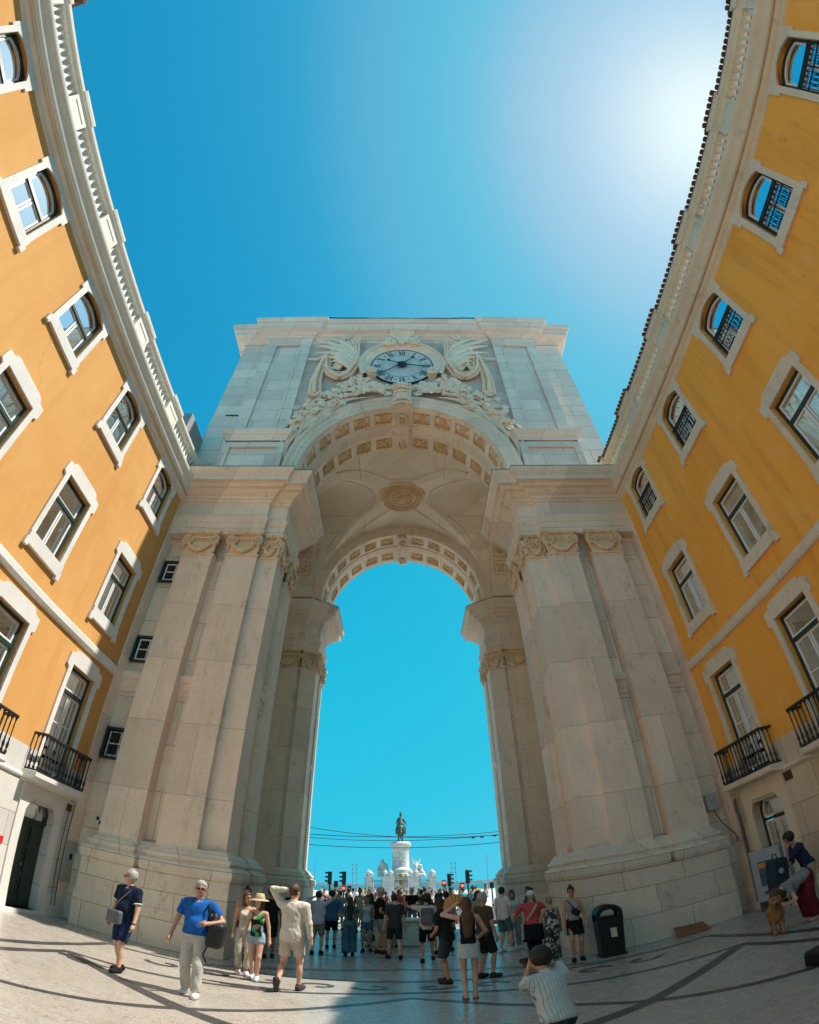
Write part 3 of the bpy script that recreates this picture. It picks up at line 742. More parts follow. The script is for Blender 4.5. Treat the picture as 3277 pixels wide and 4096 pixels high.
def pier(side, rear):
    """side -1/1, rear False/True; local plan point is (distance from axis, depth from the outer facade)"""
    sx = side
    if not rear: T2 = lambda p: (CX+sx*p[0], 13.1+p[1], p[2])
    else: T2 = lambda p: (CX+sx*p[0], 25.3-.85*p[1], p[2])
    B = lambda: MB(T2)
    # core with a chamfered inner corner
    core = [(9.3, .42), (5.2, .42), (5.2, .55), (4.36, .55), (4.36, 2.6), (4.95, 3.15), (9.3, 3.15)]
    b = B().prism(core, 'z', 1.6, 11.95); pr = b.build('pier', M['arch'], arch)
    # plinth
    b = B().prism([(7.72, -.24), (3.93, -.24), (3.93, 2.95), (4.75, 3.62), (9.3, 3.62), (9.3, .3), (7.72, .3)], 'z', 0, 1.74)
    b.prism([(7.75, -.27), (3.90, -.27), (3.90, 2.97), (4.74, 3.65), (9.3, 3.65), (9.3, .27), (7.75, .27)], 'z', -.02, .92)
    b.build('plinth', M['arch_dirty'], pr)
    cap = [(-.02, 1.74), (.03, 1.76), (.06, 1.84), (.06, 1.98), (.02, 2.05), (-.06, 2.07), (-.07, 2.11), (-.03, 2.16), (-.05, 2.22), (-.12, 2.24), (-.14, 2.32), (-.20, 2.36), (-.24, 2.42), (-.30, 2.43)]
    path = [(7.72, .3), (7.72, -.24), (6.34, -.24), (6.34, -.02), (6.10, -.02), (6.10, -.24), (3.93, -.24), (3.93, 1.25), (4.03, 1.25), (4.03, 1.65), (3.93, 1.65), (3.93, 2.95), (4.75, 3.62), (9.3, 3.62)]
    b = B().sweep(path, cap); b.build('plinth_moulding', M['arch_dirty'], pr)
    # pilaster shafts
    zc0, zc1 = 2.30, 11.02
    def shaft(poly, name='pilaster'):
        b = B().prism(poly, 'z', zc0, zc1); o = b.build(name, M['arch_plain'], arch)
        return o
    def coll(poly, par):
        # moulded collar under the capital
        b = B().sweep(poly, [(0, 10.90), (.02, 10.92), (.02, 10.97), (.05, 11.0), (.05, 11.04), (0, 11.07)])
        b.build('collar', M['arch_plain'], par)
    sh = {}
    sh[1] = shaft([(7.54, .0), (6.44, .0), (6.44, .45), (7.54, .45)]); coll([(7.54, .42), (7.54, 0), (6.44, 0), (6.44, .42)], sh[1])
    sh[2] = shaft([(5.95, .0), (4.89, .0), (4.89, .45), (5.95, .45)]); coll([(5.95, .42), (5.95, 0), (4.89, 0), (4.89, .2)], sh[2])
    sh[3] = shaft([(4.888, .2), (4.23, .2), (4.23, 1.15), (4.888, 1.15)]); coll([(4.87, .2), (4.23, .2), (4.23, 1.15), (4.4, 1.15)], sh[3])
    sh[4] = shaft([(4.23, 1.72), (4.23, 2.75), (4.89, 3.30), (4.95, 3.0), (4.5, 1.72)]); coll([(4.4, 1.72), (4.23, 1.72), (4.23, 2.75), (4.89, 3.30), (5.0, 3.3)], sh[4])
    sh[5] = shaft([(5.05, 3.30), (6.15, 3.30), (6.15, 3.0), (5.05, 3.0)]); coll([(5.05, 3.1), (5.05, 3.3), (6.15, 3.3), (6.15, 3.1)], sh[5])
    # band across the recessed wall between the shafts
    band = [(0, 6.32), (.05, 6.34), (.05, 6.46), (.08, 6.5), (.08, 6.68), (.14, 6.72), (.16, 6.86), (.16, 6.92), (0, 6.94)]
    for q in ([(9.3, .42), (7.54, .42)], [(6.44, .42), (5.95, .42)], [(4.36, 1.15), (4.36, 1.72)]):
        B().sweep(q, band).build('wall_band', M['arch_plain'], arch)
    # dark recess slit below the side band
    # entablature
    ent = [(0, 11.90), (0, 12.14), (.03, 12.16), (.03, 12.38), (.06, 12.40), (.07, 12.46), (.11, 12.52), (.12, 12.58), (0, 12.60), (0, 13.34), (.05, 13.36), (.07, 13.44), (.12, 13.46), (.14, 13.56), (.20, 13.60), (.30, 13.66), (.36, 13.74), (.48, 13.78), (.52, 13.86), (.58, 13.90), (.69, 13.91), (.69, 14.10), (.71, 14.12), (.74, 14.16), (.82, 14.26), (.87, 14.36), (.87, 14.41), (.1, 14.44)]
    epath = [(9.3, 0), (4.89, 0), (4.89, .2), (4.23, .2), (4.23, 2.75), (4.89, 3.30), (9.3, 3.30)]
    b = B().sweep(epath, ent); b.prism([(9.3, .02), (4.91, .02), (4.91, .22), (4.25, .22), (4.25, 2.73), (4.91, 3.28), (9.3, 3.28)], 'z', 11.905, 14.435)
    e = b.build('entablature', M['arch_plain'], arch, smooth=28)
    b = B().sweep(epath, [(.85, 14.412), (.88, 14.412), (.88, 14.438), (.85, 14.438), (.85, 14.412)]); b.build('lead_flashing', M['lead'], e)
    # projecting dado behind the capitals on the recessed wall
    for q in ([(9.3, .42), (7.54, .42)], [(6.44, .42), (5.95, .42)]):
        B().sweep(q, [(0, 10.92), (.05, 10.95), (.05, 11.02), (0, 11.04)]).build('wall_astragal', M['arch_plain'], pr)
    B().sweep([(9.3, .42), (7.56, .42)], [(0, 11.66), (.10, 11.7), (.10, 11.85), (.0, 11.89)]).build('wall_string', M['arch_plain'], pr)
    return sh, T2

# ---- composite capital: local s across, n outwards, z up; origin at bottom centre
def capital_mesh(w, name='capital'):
    hw = w/2; b = MB()
    b.prism([(-hw+.02, -.05), (hw-.02, -.05), (hw-.02, .03), (-hw+.02, .03)], 'z', .0, .86)        # bell, in (s,n)
    # abacus with hollow front
    n = 10; fr = [(-hw-.09+(2*hw+.18)*i/n, .17-.07*math.sin(PI*i/n)) for i in range(n+1)]
    for z0, z1, k in ((.76, .80, .0), (.80, .88, .03)):
        b.prism([(-hw-.09-k, -.05)]+[(x*(1+k/hw), y+k) for x, y in fr]+[(hw+.09+k, -.05)], 'z', z0, z1)
    # egg row
    m = int(w/.11)
    for i in range(m): b.ell((-hw+.22+(w-.44)*i/max(1, m-1), .06, .56), .035, .04, .05, 6, 4)
    b.tube([(-hw+.1, .06, .63), (hw-.1, .06, .63)], .03, 5); b.tube([(-hw+.1, .05, .50), (hw-.1, .05, .50)], .02, 5)
    # volutes
    for s in (-1, 1):
        c = (s*(hw-.10), .52); pts = []
        for k in range(27):
            a = PI/2+s*(-k/26*4.4*PI); r = .215*(1-.86*k/26)
            pts.append((c[0]+r*math.cos(a), .10+.05*k/26, c[1]+r*math.sin(a)))
        b.tube(pts, [.042*(1-.45*k/26) for k in range(27)], 5)
        b.ell((c[0], .15, c[1]), .04, .04, .04, 6, 4)
        b.lathe((0, 0, 0), [(0.0, 0)], 3) if False else None
        b.tube([(c[0], -.04, c[1]), (c[0], .07, c[1])], .19, 12)
        # leaf under the volute
        b.ell((s*(hw+.01), .05, .28), .05, .06, .13, 6, 5); b.ell((s*(hw+.02), .06, .14), .035, .04, .09, 6, 4)
    # honeysuckle on the abacus
    for k in range(-2, 3): b.ell((k*.035, .15+.01*(2-abs(k)), .78+.02*(2-abs(k))), .022, .03, .075-.01*abs(k), 5, 4, Matrix.Rotation(k*.35, 3, 'Y'))
    # swag of flowers
    m = max(7, int(w/.062)); r = random.Random(4)
    for i in range(m):
        t = i/(m-1)*2-1; z = .36-.27*(1-t*t)
        q = .050+.034*(1-t*t)
        b.ell((t*(hw-.13), .105+r.uniform(-.01, .04), z), q*r.uniform(.8, 1.25), q, q*r.uniform(.8, 1.2), 6, 4)
        b.ell((t*(hw-.13)+r.uniform(-.03, .03), .07, z+r.uniform(-.06, .06)), q*.6, q*.7, q*.6, 5, 4)
    return b

# keep the frames straight: dirs (s axis) and (n axis) in world plan
cap_cache = {}
def put_capital(origin, sdir, ndir, w, parent, half=False):
    key = round(w, 2)
    if key not in cap_cache:
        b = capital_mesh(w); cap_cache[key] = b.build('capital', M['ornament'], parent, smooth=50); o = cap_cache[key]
    else:
        o = cap_cache[key].copy(); COL.objects.link(o); o.parent = parent
    s = Vector((*sdir, 0)).normalized(); n = Vector((*ndir, 0)).normalized()
    m = Matrix.Identity(4)
    m.col[0] = (*s, 0); m.col[1] = (*n, 0); m.col[2] = (0, 0, 1, 0); m.col[3] = (*origin, 1)
    o.matrix_world = m
    return o

for side in (-1, 1):
    for rear in (False, True):
        sh, T2 = pier(side, rear)
        def P(x, d): q = T2((x, d, 0)); return Vector((q[0], q[1]))
        def cap(x0, d0, x1, d1, par, grow=0):
            a, c = P(x0, d0), P(x1, d1); m = (a+c)/2; s = (c-a)
            # outward normal: away from the pier's middle
            ctr = P(6.0, 1.6); n = Vector((-s.y, s.x)).normalized()
            if n.dot(m-ctr) < 0: n = -n; 
            put_capital((m.x, m.y, 11.05), (s.x, s.y), (n.x, n.y), s.length-.02+grow, par)
        cap(7.54, 0, 6.44, 0, sh[1]); cap(5.95, 0, 4.89, 0, sh[2]); cap(4.86, .2, 4.23, .2, sh[3])
        cap(4.23, .22, 4.23, 1.15, sh[3]); cap(4.23, 1.72, 4.23, 2.72, sh[4]); cap(4.23, 2.75, 4.89, 3.30, sh[4]); cap(5.05, 3.3, 6.15, 3.3, sh[5])

# ---- small windows in the recessed strip beside the left building
for i, (z0, z1) in enumerate(((10.10, 10.92), (7.25, 8.10), (4.36, 5.24))):
    x0, x1 = CX-8.26, CX-7.42
    w = MB().box(x0, x0+.07, 13.40, 13.515, z0, z1)
    w.box(x0+.07, x1, 13.40, 13.515, z1-.07, z1); w.box(x0+.07, x1, 13.40, 13.515, z0, z0+.05)
    o = w.build('window', M['green_paint'], arch)
    MB().box(x0+.07, x1, 13.485, 13.505, z0+.05, z1-.07).build('pane', plain('dark window pane', (.02, .02, .02), .1, .5), o)
    b = MB(); a, c, e, g = x0+.12, x1-.0, z0+.08, z1-.10
    b.box(a, a+.04, 13.45, 13.484, e, g); b.box(c-.04, c, 13.45, 13.484, e, g); b.box(a+.04, c-.04, 13.45, 13.484, g-.04, g); b.box(a+.04, c-.04, 13.45, 13.484, e, e+.04)
    b.box((a+c)/2-.015, (a+c)/2+.015, 13.45, 13.484, e+.04, g-.04); b.box(a+.04, c-.04, 13.452, 13.483, (e+g)/2-.015, (e+g)/2+.015)
    b.build('sash', M['white_paint'], o)
    if i == 2:
        b = MB()
        for k in range(5): b.tube([(x0+.02+.19*k, 13.38, z0), (x0+.02+.19*k, 13.38, z1)], .011, 5)
        for k in range(4): b.tube([(x0, 13.38, z0+.12+.21*k), (x1, 13.38, z0+.12+.21*k)], .011, 5)
        b.build('grille', M['black_iron'], o)

# ---- arch rings, coffered soffits
def ring_pts(r, zc, n=48, z0=14.40):
    pts = [(r, z0)]+[(r*math.cos(a), zc+r*math.sin(a)) for a in [PI*i/n for i in range(n+1)]]+[(-r, z0)]
    return pts
def arch_sweep(b, zc, prof, n=48, z0=14.40, x=CX):
    """prof: closed list of (radius, y)"""
    m = len(prof); vs = []; k = 0
    rows = [('l', None)]+[('a', PI*i/n) for i in range(n+1)]+[('r', None)]
    for t, a in rows:
        for r, y in prof:
            if t == 'l': vs.append((x+r, y, z0))
            elif t == 'r': vs.append((x-r, y, z0))
            else: vs.append((x+r*math.cos(a), y, zc+r*math.sin(a)))
        k += 1
    fs = [(i*m+j, (i+1)*m+j, (i+1)*m+(j+1) % m, i*m+(j+1) % m) for i in range(k-1) for j in range(m)]
    b.add(vs, fs); return b

def coffer_mesh(hw, hd, kind):
    """a sunk panel seen from below: local x across, y deep, z up into the vault; frame round a carved flower"""
    b = MB(); t = .045
    for x0, x1, y0, y1 in ((-hw, -hw+t, -hd, hd), (hw-t, hw, -hd, hd), (-hw+t, hw-t, -hd, -hd+t), (-hw+t, hw-t, hd-t, hd)):
        b.box(x0, x1, y0, y1, -.012, .10)
    if kind == 0:
        for k in range(4):
            a = PI/4+k*PI/2; b.ell((.17*math.cos(a), .14*math.sin(a), .035), .17, .085, .05, 8, 4, Matrix.Rotation(a, 3, 'Z'))
            a = k*PI/2; b.ell((.19*math.cos(a), .13*math.sin(a), .06), .12, .045, .03, 6, 4, Matrix.Rotation(a, 3, 'Z'))
            for q in (-1, 1):
                a = PI/4+k*PI/2+q*.28; b.ell((.29*math.cos(a), .21*math.sin(a), .06), .05, .035, .03, 5, 4, Matrix.Rotation(a, 3, 'Z'))
    else:
        for k in range(14):
            a = 2*PI*k/14; b.ell((.17*math.cos(a), .17*math.sin(a), .035), .10, .036, .05, 6, 4, Matrix.Rotation(a, 3, 'Z'))
        for k in range(8):
            a = 2*PI*k/8+.2; b.ell((.115*math.cos(a), .115*math.sin(a), .035), .045, .03, .03, 6, 4)
        for sx in (-1, 1):
            for sy in (-1, 1):
                for q in (-1, 0, 1): b.ell((sx*(.29+.02*q), sy*(.20-.03*q), .06), .06, .035, .03, 6, 4, Matrix.Rotation(sx*sy*(.7+.5*q), 3, 'Z'))
    b.ell((0, 0, .03), .06, .06, .05, 8, 5); b.ell((0, 0, -.005), .03, .03, .03, 6, 4)
    return b

def coffered_arch(zc, r, y0, y1, rows, name, rmat):
    """soffit with coffers: flat field at radius r, panels sunk .11"""
    dep = .11; n = 26; b = MB()
    step = R(14.1); first = R(12.3); hwid = R(5.45)
    cells = [s*(first+step*i) for i in range(7) for s in (-1, 1)]
    ang = sorted({-PI/2, PI/2, *[c+s*hwid for c in cells for s in (-1, 1) if abs(c+s*hwid) < PI/2]})
    fine = []
    for a, c in zip(ang[:-1], ang[1:]):
        k = max(1, int((c-a)/R(4)+.5)); fine += [a+(c-a)*i/k for i in range(k)]
    fine.append(PI/2)
    ys = sorted({y0, y1, *[q for w in rows for q in w]})
    def pt(a, rr, y): return (CX+rr*math.sin(a), y, zc+rr*math.cos(a))
    def sunk(a, y): return any(w[0] < y < w[1] for w in rows) and any(abs(a-c) < hwid for c in cells)
    gr = [(rows[0][1]+.20, rows[1][0]-.20)]     # hollow band between the two rows
    for i in range(len(fine)-1):
        for j in range(len(ys)-1):
            am, ym = (fine[i]+fine[i+1])/2, (ys[j]+ys[j+1])/2
            d = dep if sunk(am, ym) else 0
            b.add([pt(fine[i], r+d, ys[j]), pt(fine[i+1], r+d, ys[j]), pt(fine[i+1], r+d, ys[j+1]), pt(fine[i], r+d, ys[j+1])], [(0, 1, 2, 3)])
    for w in rows:
        for c in cells:
            a0, a1 = c-hwid, min(c+hwid, PI/2)
            if a0 > PI/2-.05: continue
            for (p, q) in ((pt(a0, r, w[0]), pt(a0, r, w[1])), (pt(a1, r, w[0]), pt(a1, r, w[1])), (pt(a0, r, w[0]), pt(a1, r, w[0])), (pt(a0, r, w[1]), pt(a1, r, w[1]))):
                up = Vector((math.sin(c), 0, math.cos(c)))*dep
                b.add([p, q, tuple(Vector(q)+up), tuple(Vector(p)+up)], [(0, 1, 2, 3)])
    for s in (-1, 1):
        b.add([(CX+s*r, y0, 14.40), (CX+s*r, y1, 14.40), (CX+s*r, y1, zc), (CX+s*r, y0, zc)], [(0, 1, 2, 3)])
    so = b.build(name, rmat, arch, fix=False)
    base = {}
    for w in rows:
        for i, c in enumerate(cells):
            if abs(c) > R(86): continue
            kind = (i//2) % 2; y = (w[0]+w[1])/2; hd = (w[1]-w[0])/2
            key = (kind,)
            if key not in base:
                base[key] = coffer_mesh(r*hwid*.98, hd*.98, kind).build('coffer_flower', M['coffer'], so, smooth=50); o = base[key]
            else: o = base[key].copy(); COL.objects.link(o); o.parent = so
            o.matrix_world = Matrix.Translation(pt(c, r+.015, y)) @ Matrix.Rotation(c, 4, 'Y')
    # raised rib between rows
    b = MB(); ym = (rows[0][1]+rows[1][0])/2; hwd = (rows[1][0]-rows[0][1])/2-.16
    arch_sweep(b, zc, [(r-.0, ym-hwd), (r-.05, ym-hwd+.04), (r-.05, ym+hwd-.04), (r, ym+hwd), (r+.1, ym+hwd), (r+.1, ym-hwd)], 44)
    b.build('soffit_rib', M['arch_plain'], so, smooth=40)
    return so

ZF, RF = 15.06, 4.20
ZR, RR = 14.68, 4.22
coffered_arch(ZF, RF, 13.24, 15.8, [(13.46, 14.14), (15.0, 15.69)], 'front_soffit', M['vault'])
coffered_arch(ZR, RR, 22.25, 25.0, [(22.48, 23.14), (23.96, 24.68)], 'rear_soffit', M['vault'])
b = MB()
arch_sweep(b, ZF, [(RF, 13.24), (RF, 13.17), (RF+.06, 13.13), (RF+.20, 13.13), (RF+.22, 13.10), (RF+.40, 13.10), (RF+.43, 13.05), (RF+.50, 13.0), (RF+.58, 13.0), (RF+.64, 13.06), (RF+.66, 13.36), (RF+.2, 13.4)])
av = b.build('archivolt', M['arch_plain'], arch, smooth=30)
b = MB()
arch_sweep(b, ZR, [(RR, 22.25), (RR+.05, 22.18), (RR+.42, 22.18), (RR+.46, 22.12), (RR+.55, 22.10), (RR+.58, 22.3), (RR+.2, 22.35)])
b.build('rear_archivolt', M['arch_plain'], arch, smooth=30)
b = MB()
arch_sweep(b, ZR, [(RR, 25.0), (RR+.5, 25.05), (RR+.55, 25.4), (RR+.3, 25.4)])
b.build('outer_archivolt', M['arch_plain'], arch)

# keystones
def keystone(y0, y1, zc, r, w):
    b = MB(); t = R(4.0)
    b.prism([(-w*.92, y0), (w*.92, y0), (w*.92, y1), (-w*.92, y1)], 'z', -.10, .04)
    k = MB(lambda p: (CX+p[0], p[1], zc+r+p[2])); k.v = []; k.T = lambda p: (CX+p[0], p[1], zc+r+p[2])
    k.box(-w, w, y0+.0, y1, -.24, .05); k.box(-w*.62, w*.62, (y0+y1)/2-.22, (y0+y1)/2+.22, -.262, -.24)
    o = k.build('keystone', M['arch_plain'], arch)
    rr = random.Random(2)
    for yy in (y0+.5, y1-.45):
        c = MB(lambda p: (CX+p[0], p[1], zc+r+p[2]))
        for q in range(26):
            a = q/26*2*PI; rad = .22*(.5+.5*rr.random())
            c.ell((rad*math.cos(a), yy+1.3*rad*math.sin(a), -.27-.06*rr.random()), .055, .065, .045, 6, 4)
        c.ell((0, yy, -.31), .075, .10, .08, 8, 5)
        c.build('carved_boss', M['ornament'], o, smooth=50)
    return o
ks = keystone(13.2, 15.7, ZF, RF, .33)
keystone(22.3, 24.95, ZR, RR, .27)
# front console of the keystone with acanthus leaf
kz = ZF+RF
c = MB(lambda p: (CX+p[0], p[1], kz+p[2]))
side = [(12.98, -.30), (12.74, -.24), (12.60, -.05), (12.64, .08), (12.80, .20), (12.82, .48), (12.70, .70), (12.52, .84), (12.52, .98), (12.64, 1.06), (13.3, 1.06), (13.3, -.30)]
for a, q in ((-.42, -.34), (.34, .42)): c.prism(side, 'x', a, q)
c.prism([(p[0]+(.05 if p[0] < 13.2 else 0), p[1]) for p in side], 'x', -.34, .34)
c.build('console', M['arch_plain'], ks)
c = MB(lambda p: (CX+p[0], p[1], kz+p[2])); rr = random.Random(8)
for z, y, w in ((.93, 12.50, .34), (.79, 12.56, .31), (.66, 12.68, .28), (.54, 12.75, .27), (.42, 12.77, .27), (.30, 12.77, .27), (.19, 12.73, .28), (.07, 12.60, .31), (-.08, 12.58, .33), (-.24, 12.68, .35)):
    for i in range(-3, 4): c.ell((i*w/3, y+.012*i*i, z+rr.uniform(-.02, .02)), .065, .07, .11, 6, 4, Matrix.Rotation(-i*.3, 3, 'Y'))
c.build('acanthus_leaf', M['ornament_pale'], ks, smooth=50)

# ---- groin vault between the two arches
def vz(x, y):
    RA = 4.62; zA = 14.80+math.sqrt(max(0, RA*RA-x*x)) if abs(x) < RA else 0
    t = (y-19.05)/3.22
    zB = 14.92+4.48*math.sqrt(max(0, 1-t*t)) if abs(t) < 1 else 0
    return max(zA, zB, 14.42)
b = MB(); nx, ny = 120, 66; vs = []
for j in range(ny+1):
    for i in range(nx+1):
        x = -7.2+14.4*i/nx; y = 15.78+6.5*j/ny
        vs.append((CX+x, y, vz(x, y)))
b.add(vs, [(j*(nx+1)+i, j*(nx+1)+i+1, (j+1)*(nx+1)+i+1, (j+1)*(nx+1)+i) for j in range(ny) for i in range(nx)])
vault = b.build('vault', M['vault'], arch, fix=False)
# moulded outlines of the vault's panels
def rib(pts, w=.045):
    P = []
    for a, c in zip(pts[:-1], pts[1:]):
        k = max(1, int(math.hypot(a[0]-c[0], a[1]-c[1])/.18))
        P += [(a[0]+(c[0]-a[0])*i/k, a[1]+(c[1]-a[1])*i/k) for i in range(k)]
    P.append(pts[-1])
    Q = [(CX+x, y, vz(x, y)-.02) for x, y in P]
    b.tube(Q, w, 5)
b = MB()
YC = 19.5
for s in (-1, 1):
    rib([(s*4.25, 21.75), (s*3.2, 20.9), (s*1.62, 20.05), (s*1.48, 19.5), (s*1.62, 18.95), (s*3.2, 17.6), (s*4.1, 16.9)])
for q, y0, y1 in ((-1, 16.35, 17.85), (1, 21.9, 20.75)):
    a = [(-3.2, y0), (-2.2, y0+(y1-y0)*.35), (-.98, y1)]
    arcp = [(.98*math.cos(PI-t*PI/8), y1-q*.32*math.sin(t*PI/8)) for t in range(1, 8)]
    rib(a+arcp+[(.98, y1), (2.2, y0+(y1-y0)*.35), (3.2, y0)])
b.build('vault_moulding', M['arch_plain'], vault, smooth=60)
# central rosette
zt = vz(0, YC)
b = MB().lathe((CX, YC, zt), [(1.34, .1), (1.34, -.03), (1.27, -.05), (1.24, -.02), (1.20, -.10), (1.12, -.12), (1.10, -.04), (.72, -.04), (.70, -.10), (.62, -.12), (.58, -.05), (.01, -.05)], 48)
ro = b.build('vault_rosette', M['ornament'], vault, smooth=40)
b = MB(); rr = random.Random(5)
for k in range(44):
    a = 2*PI*k/44
    for q in range(3): b.ell((CX+(.80+.13*q)*math.cos(a+.05*q), YC+(.80+.13*q)*math.sin(a+.05*q), zt-.09-.03*rr.random()), .06, .05, .05, 6, 4)
for k in range(12):
    a = 2*PI*k/12; b.ell((CX+.36*math.cos(a), YC+.36*math.sin(a), zt-.12), .20, .07, .06, 8, 4, Matrix.Rotation(a, 3, 'Z'))
    for q in (-1, 1): b.ell((CX+.5*math.cos(a+q*.12), YC+.5*math.sin(a+q*.12), zt-.15), .06, .045, .05, 6, 4)
for k in range(9):
    a = 2*PI*k/9; b.ell((CX+.15*math.cos(a), YC+.15*math.sin(a), zt-.18), .08, .05, .06, 6, 4, Matrix.Rotation(a, 3, 'Z'))
b.ell((CX, YC, zt-.22), .09, .09, .09, 8, 6)
b.build('carved_leaves', M['ornament'], ro, smooth=50)
# side arches of the vault with a coffered band
SIDECF = {}
for s in (-1, 1):
    b = MB(lambda p: (CX+s*p[0], p[1], p[2])); n = 28; YM, RL, ZL = 19.05, 3.12, 14.75
    prev = None
    pts = [(YM-RL*math.cos(PI*i/n), ZL+RL*1.02*math.sin(PI*i/n)) for i in range(n+1)]
    top = [(p[0], vz(5.2, p[0])+.05) for p in pts]
    for (p, q, t, u) in zip(pts[:-1], pts[1:], top[:-1], top[1:]):
        b.add([(4.78, *p), (4.78, *q), (5.9, *q), (5.9, *p), (4.78, *t), (4.78, *u), (5.9, *u), (5.9, *t)], [(0, 1, 2, 3), (0, 1, 5, 4), (3, 2, 6, 7)])
    la = b.build('side_arch', M['vault'], vault, fix=False)
    for i in range(9):
        a = PI*(i+.6)/10.2
        if i % 2 not in SIDECF:
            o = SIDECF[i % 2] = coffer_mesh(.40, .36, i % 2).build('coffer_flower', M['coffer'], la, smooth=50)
        else:
            o = SIDECF[i % 2].copy(); COL.objects.link(o); o.parent = la
        o.matrix_world = Matrix.Translation((CX+s*5.34, YM-(RL-.04)*math.cos(a), ZL+(RL-.04)*1.02*math.sin(a))) @ Matrix.Rotation(-(a-PI/2), 4, 'X') @ Matrix.Rotation(PI/2, 4, 'Z')
    b = MB(lambda p: (CX+s*p[0], p[1], p[2])); b.box(6.9, 7.1, 15.0, 23.4, 0, 18.4); b.build('side_wall', M['arch'], arch)

# ---- attic storey
ha = 8.95; z0, z1 = 14.43, 25.55
def plate(y0, y1, zc, r, name):
    b = MB(); arcp = [(CX+r*math.cos(PI*i/40), zc+r*math.sin(PI*i/40)) for i in range(41)]
    b.prism([(CX+ha, z0), (CX+ha, z1), (CX-ha, z1), (CX-ha, z0), (CX-r, z0)]+arcp[::-1]+[(CX+r, z0)], 'y', y0, y1)
    return b.build(name, M['attic'], arch)
plate(13.60, 13.9, ZF, RF+.05, 'attic_wall'); plate(24.6, 25.0, ZR, RR+.05, 'rear_attic_wall')
b = MB()
for s in (-1, 1): b.box(*sorted((CX+s*ha, CX+s*(ha-.3))), 13.9, 24.6, z0, z1)
b.box(CX-ha, CX+ha, 13.9, 24.6, z1-.3, z1); b.build('attic_core', M['attic'], arch)
# spandrel field behind the relief
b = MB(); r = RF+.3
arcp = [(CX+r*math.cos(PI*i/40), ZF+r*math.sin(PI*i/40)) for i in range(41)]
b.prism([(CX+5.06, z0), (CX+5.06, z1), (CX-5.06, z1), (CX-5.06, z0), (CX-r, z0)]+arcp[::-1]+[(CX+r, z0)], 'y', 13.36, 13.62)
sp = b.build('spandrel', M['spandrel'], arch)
pedc = [(0, 16.80), (.03, 16.84), (.03, 16.92), (.07, 16.96), (.09, 17.04), (.17, 17.10), (.20, 17.18), (.25, 17.24), (.26, 17.31), (0, 17.34)]
atc = [(0, 25.40), (.03, 25.44), (.03, 25.55), (.08, 25.60), (.12, 25.72), (.26, 25.80), (.32, 25.92), (.52, 25.95), (.58, 25.98), (.58, 26.24), (.62, 26.27), (.66, 26.34), (.80, 26.50), (.86, 26.62), (.86, 26.72), (-.2, 26.76)]
for s in (-1, 1):
    T3 = lambda p: (CX+s*p[0], p[1], p[2])
    # pedestal with a sunk panel
    b = MB(T3).box(4.92, 7.53, 13.12, 13.62, 14.42, 16.82)
    b.box(4.92, 5.16, 13.06, 13.12, 14.5, 16.7); b.box(7.29, 7.53, 13.06, 13.12, 14.5, 16.7); b.box(5.16, 7.29, 13.06, 13.12, 16.45, 16.7)
    pd = b.build('attic_pedestal', M['attic'], arch)
    b = MB(T3); fr = [(5.16, 14.42, 16.45, 7.29)]
    b.sweep([(7.53, 13.6), (7.53, 13.06), (4.92, 13.06), (4.92, 13.6)], pedc)
    b.build('pedestal_cornice', M['attic'], pd, smooth=28)
    b = MB(T3); 
    for x0, x1, q0, q1 in ((5.16, 5.22, 14.5, 16.45), (7.23, 7.29, 14.5, 16.45), (5.22, 7.23, 16.38, 16.45)): b.box(x0, x1, 13.02, 13.075, q0, q1)
    b.build('panel_frame', M['attic'], pd)
    # strip with a tall sunk panel
    b = MB(T3); b.box(5.04, 7.48, 13.28, 13.62, 17.3, 25.5)
    b.box(5.04, 5.52, 13.20, 13.28, 17.3, 25.45); b.box(7.0, 7.48, 13.20, 13.28, 17.3, 25.45); b.box(5.52, 7.0, 13.20, 13.28, 25.0, 25.45)
    stp = b.build('attic_strip', M['attic'], arch)
    b = MB(T3)
    for x0, x1, q0, q1 in ((5.52, 5.60, 17.3, 25.0), (6.92, 7.0, 17.3, 25.0), (5.60, 6.92, 24.92, 25.0)): b.box(x0, x1, 13.16, 13.22, q0, q1)
    b.build('panel_frame', M['attic'], stp)
path = [(ha, 24), (ha, 13.60), (7.48, 13.60), (7.48, 13.20), (5.04, 13.20), (5.04, 13.36)]
full = [(CX+p[0], p[1]) for p in path]+[(CX-p[0], p[1]) for p in path[::-1]]
b = MB().sweep(full, atc); b.box(CX-ha, CX+ha, 13.5, 24.8, 25.6, 26.6)
b.build('attic_cornice', M['attic'], arch, smooth=28)
b = MB()
for s in (-1, 1): b.box(*sorted((CX+s*4.95, CX+s*7.35)), 12.95, 14.6, 26.7, 27.9); b.box(*sorted((CX+s*7.35, CX+s*8.6)), 13.2, 14.6, 26.7, 27.3)
b.box(CX-4.95, CX+4.95, 13.1, 14.6, 26.7, 27.35); b.build('blocking_course', M['attic'], arch)
b = MB(); b.tube([(CX-4.9+9.8*i/14, 12.55, 26.98-.16*math.sin(PI*i/14)+.03*math.sin(i*2.2)) for i in range(15)], .035, 5)
b.tube([(CX-5.0+.4*i, 12.6+.05*i, 26.9+.05*math.sin(i*2)) for i in range(6)], .03, 5)
b.build('roof_cable', M['cable'], arch)
b = MB(lambda p: (CX-8.3+p[0], 13.57+p[1], p[2])); b.tube([(0, 0, 19.2), (.35, 0, 19.2), (.62, 0, 19.18), (.70, 0, 19.0), (.66, 0, 17.5), (.64, 0, 14.5)], .03, 5)
b.build('wall_cable', M['cable'], arch)

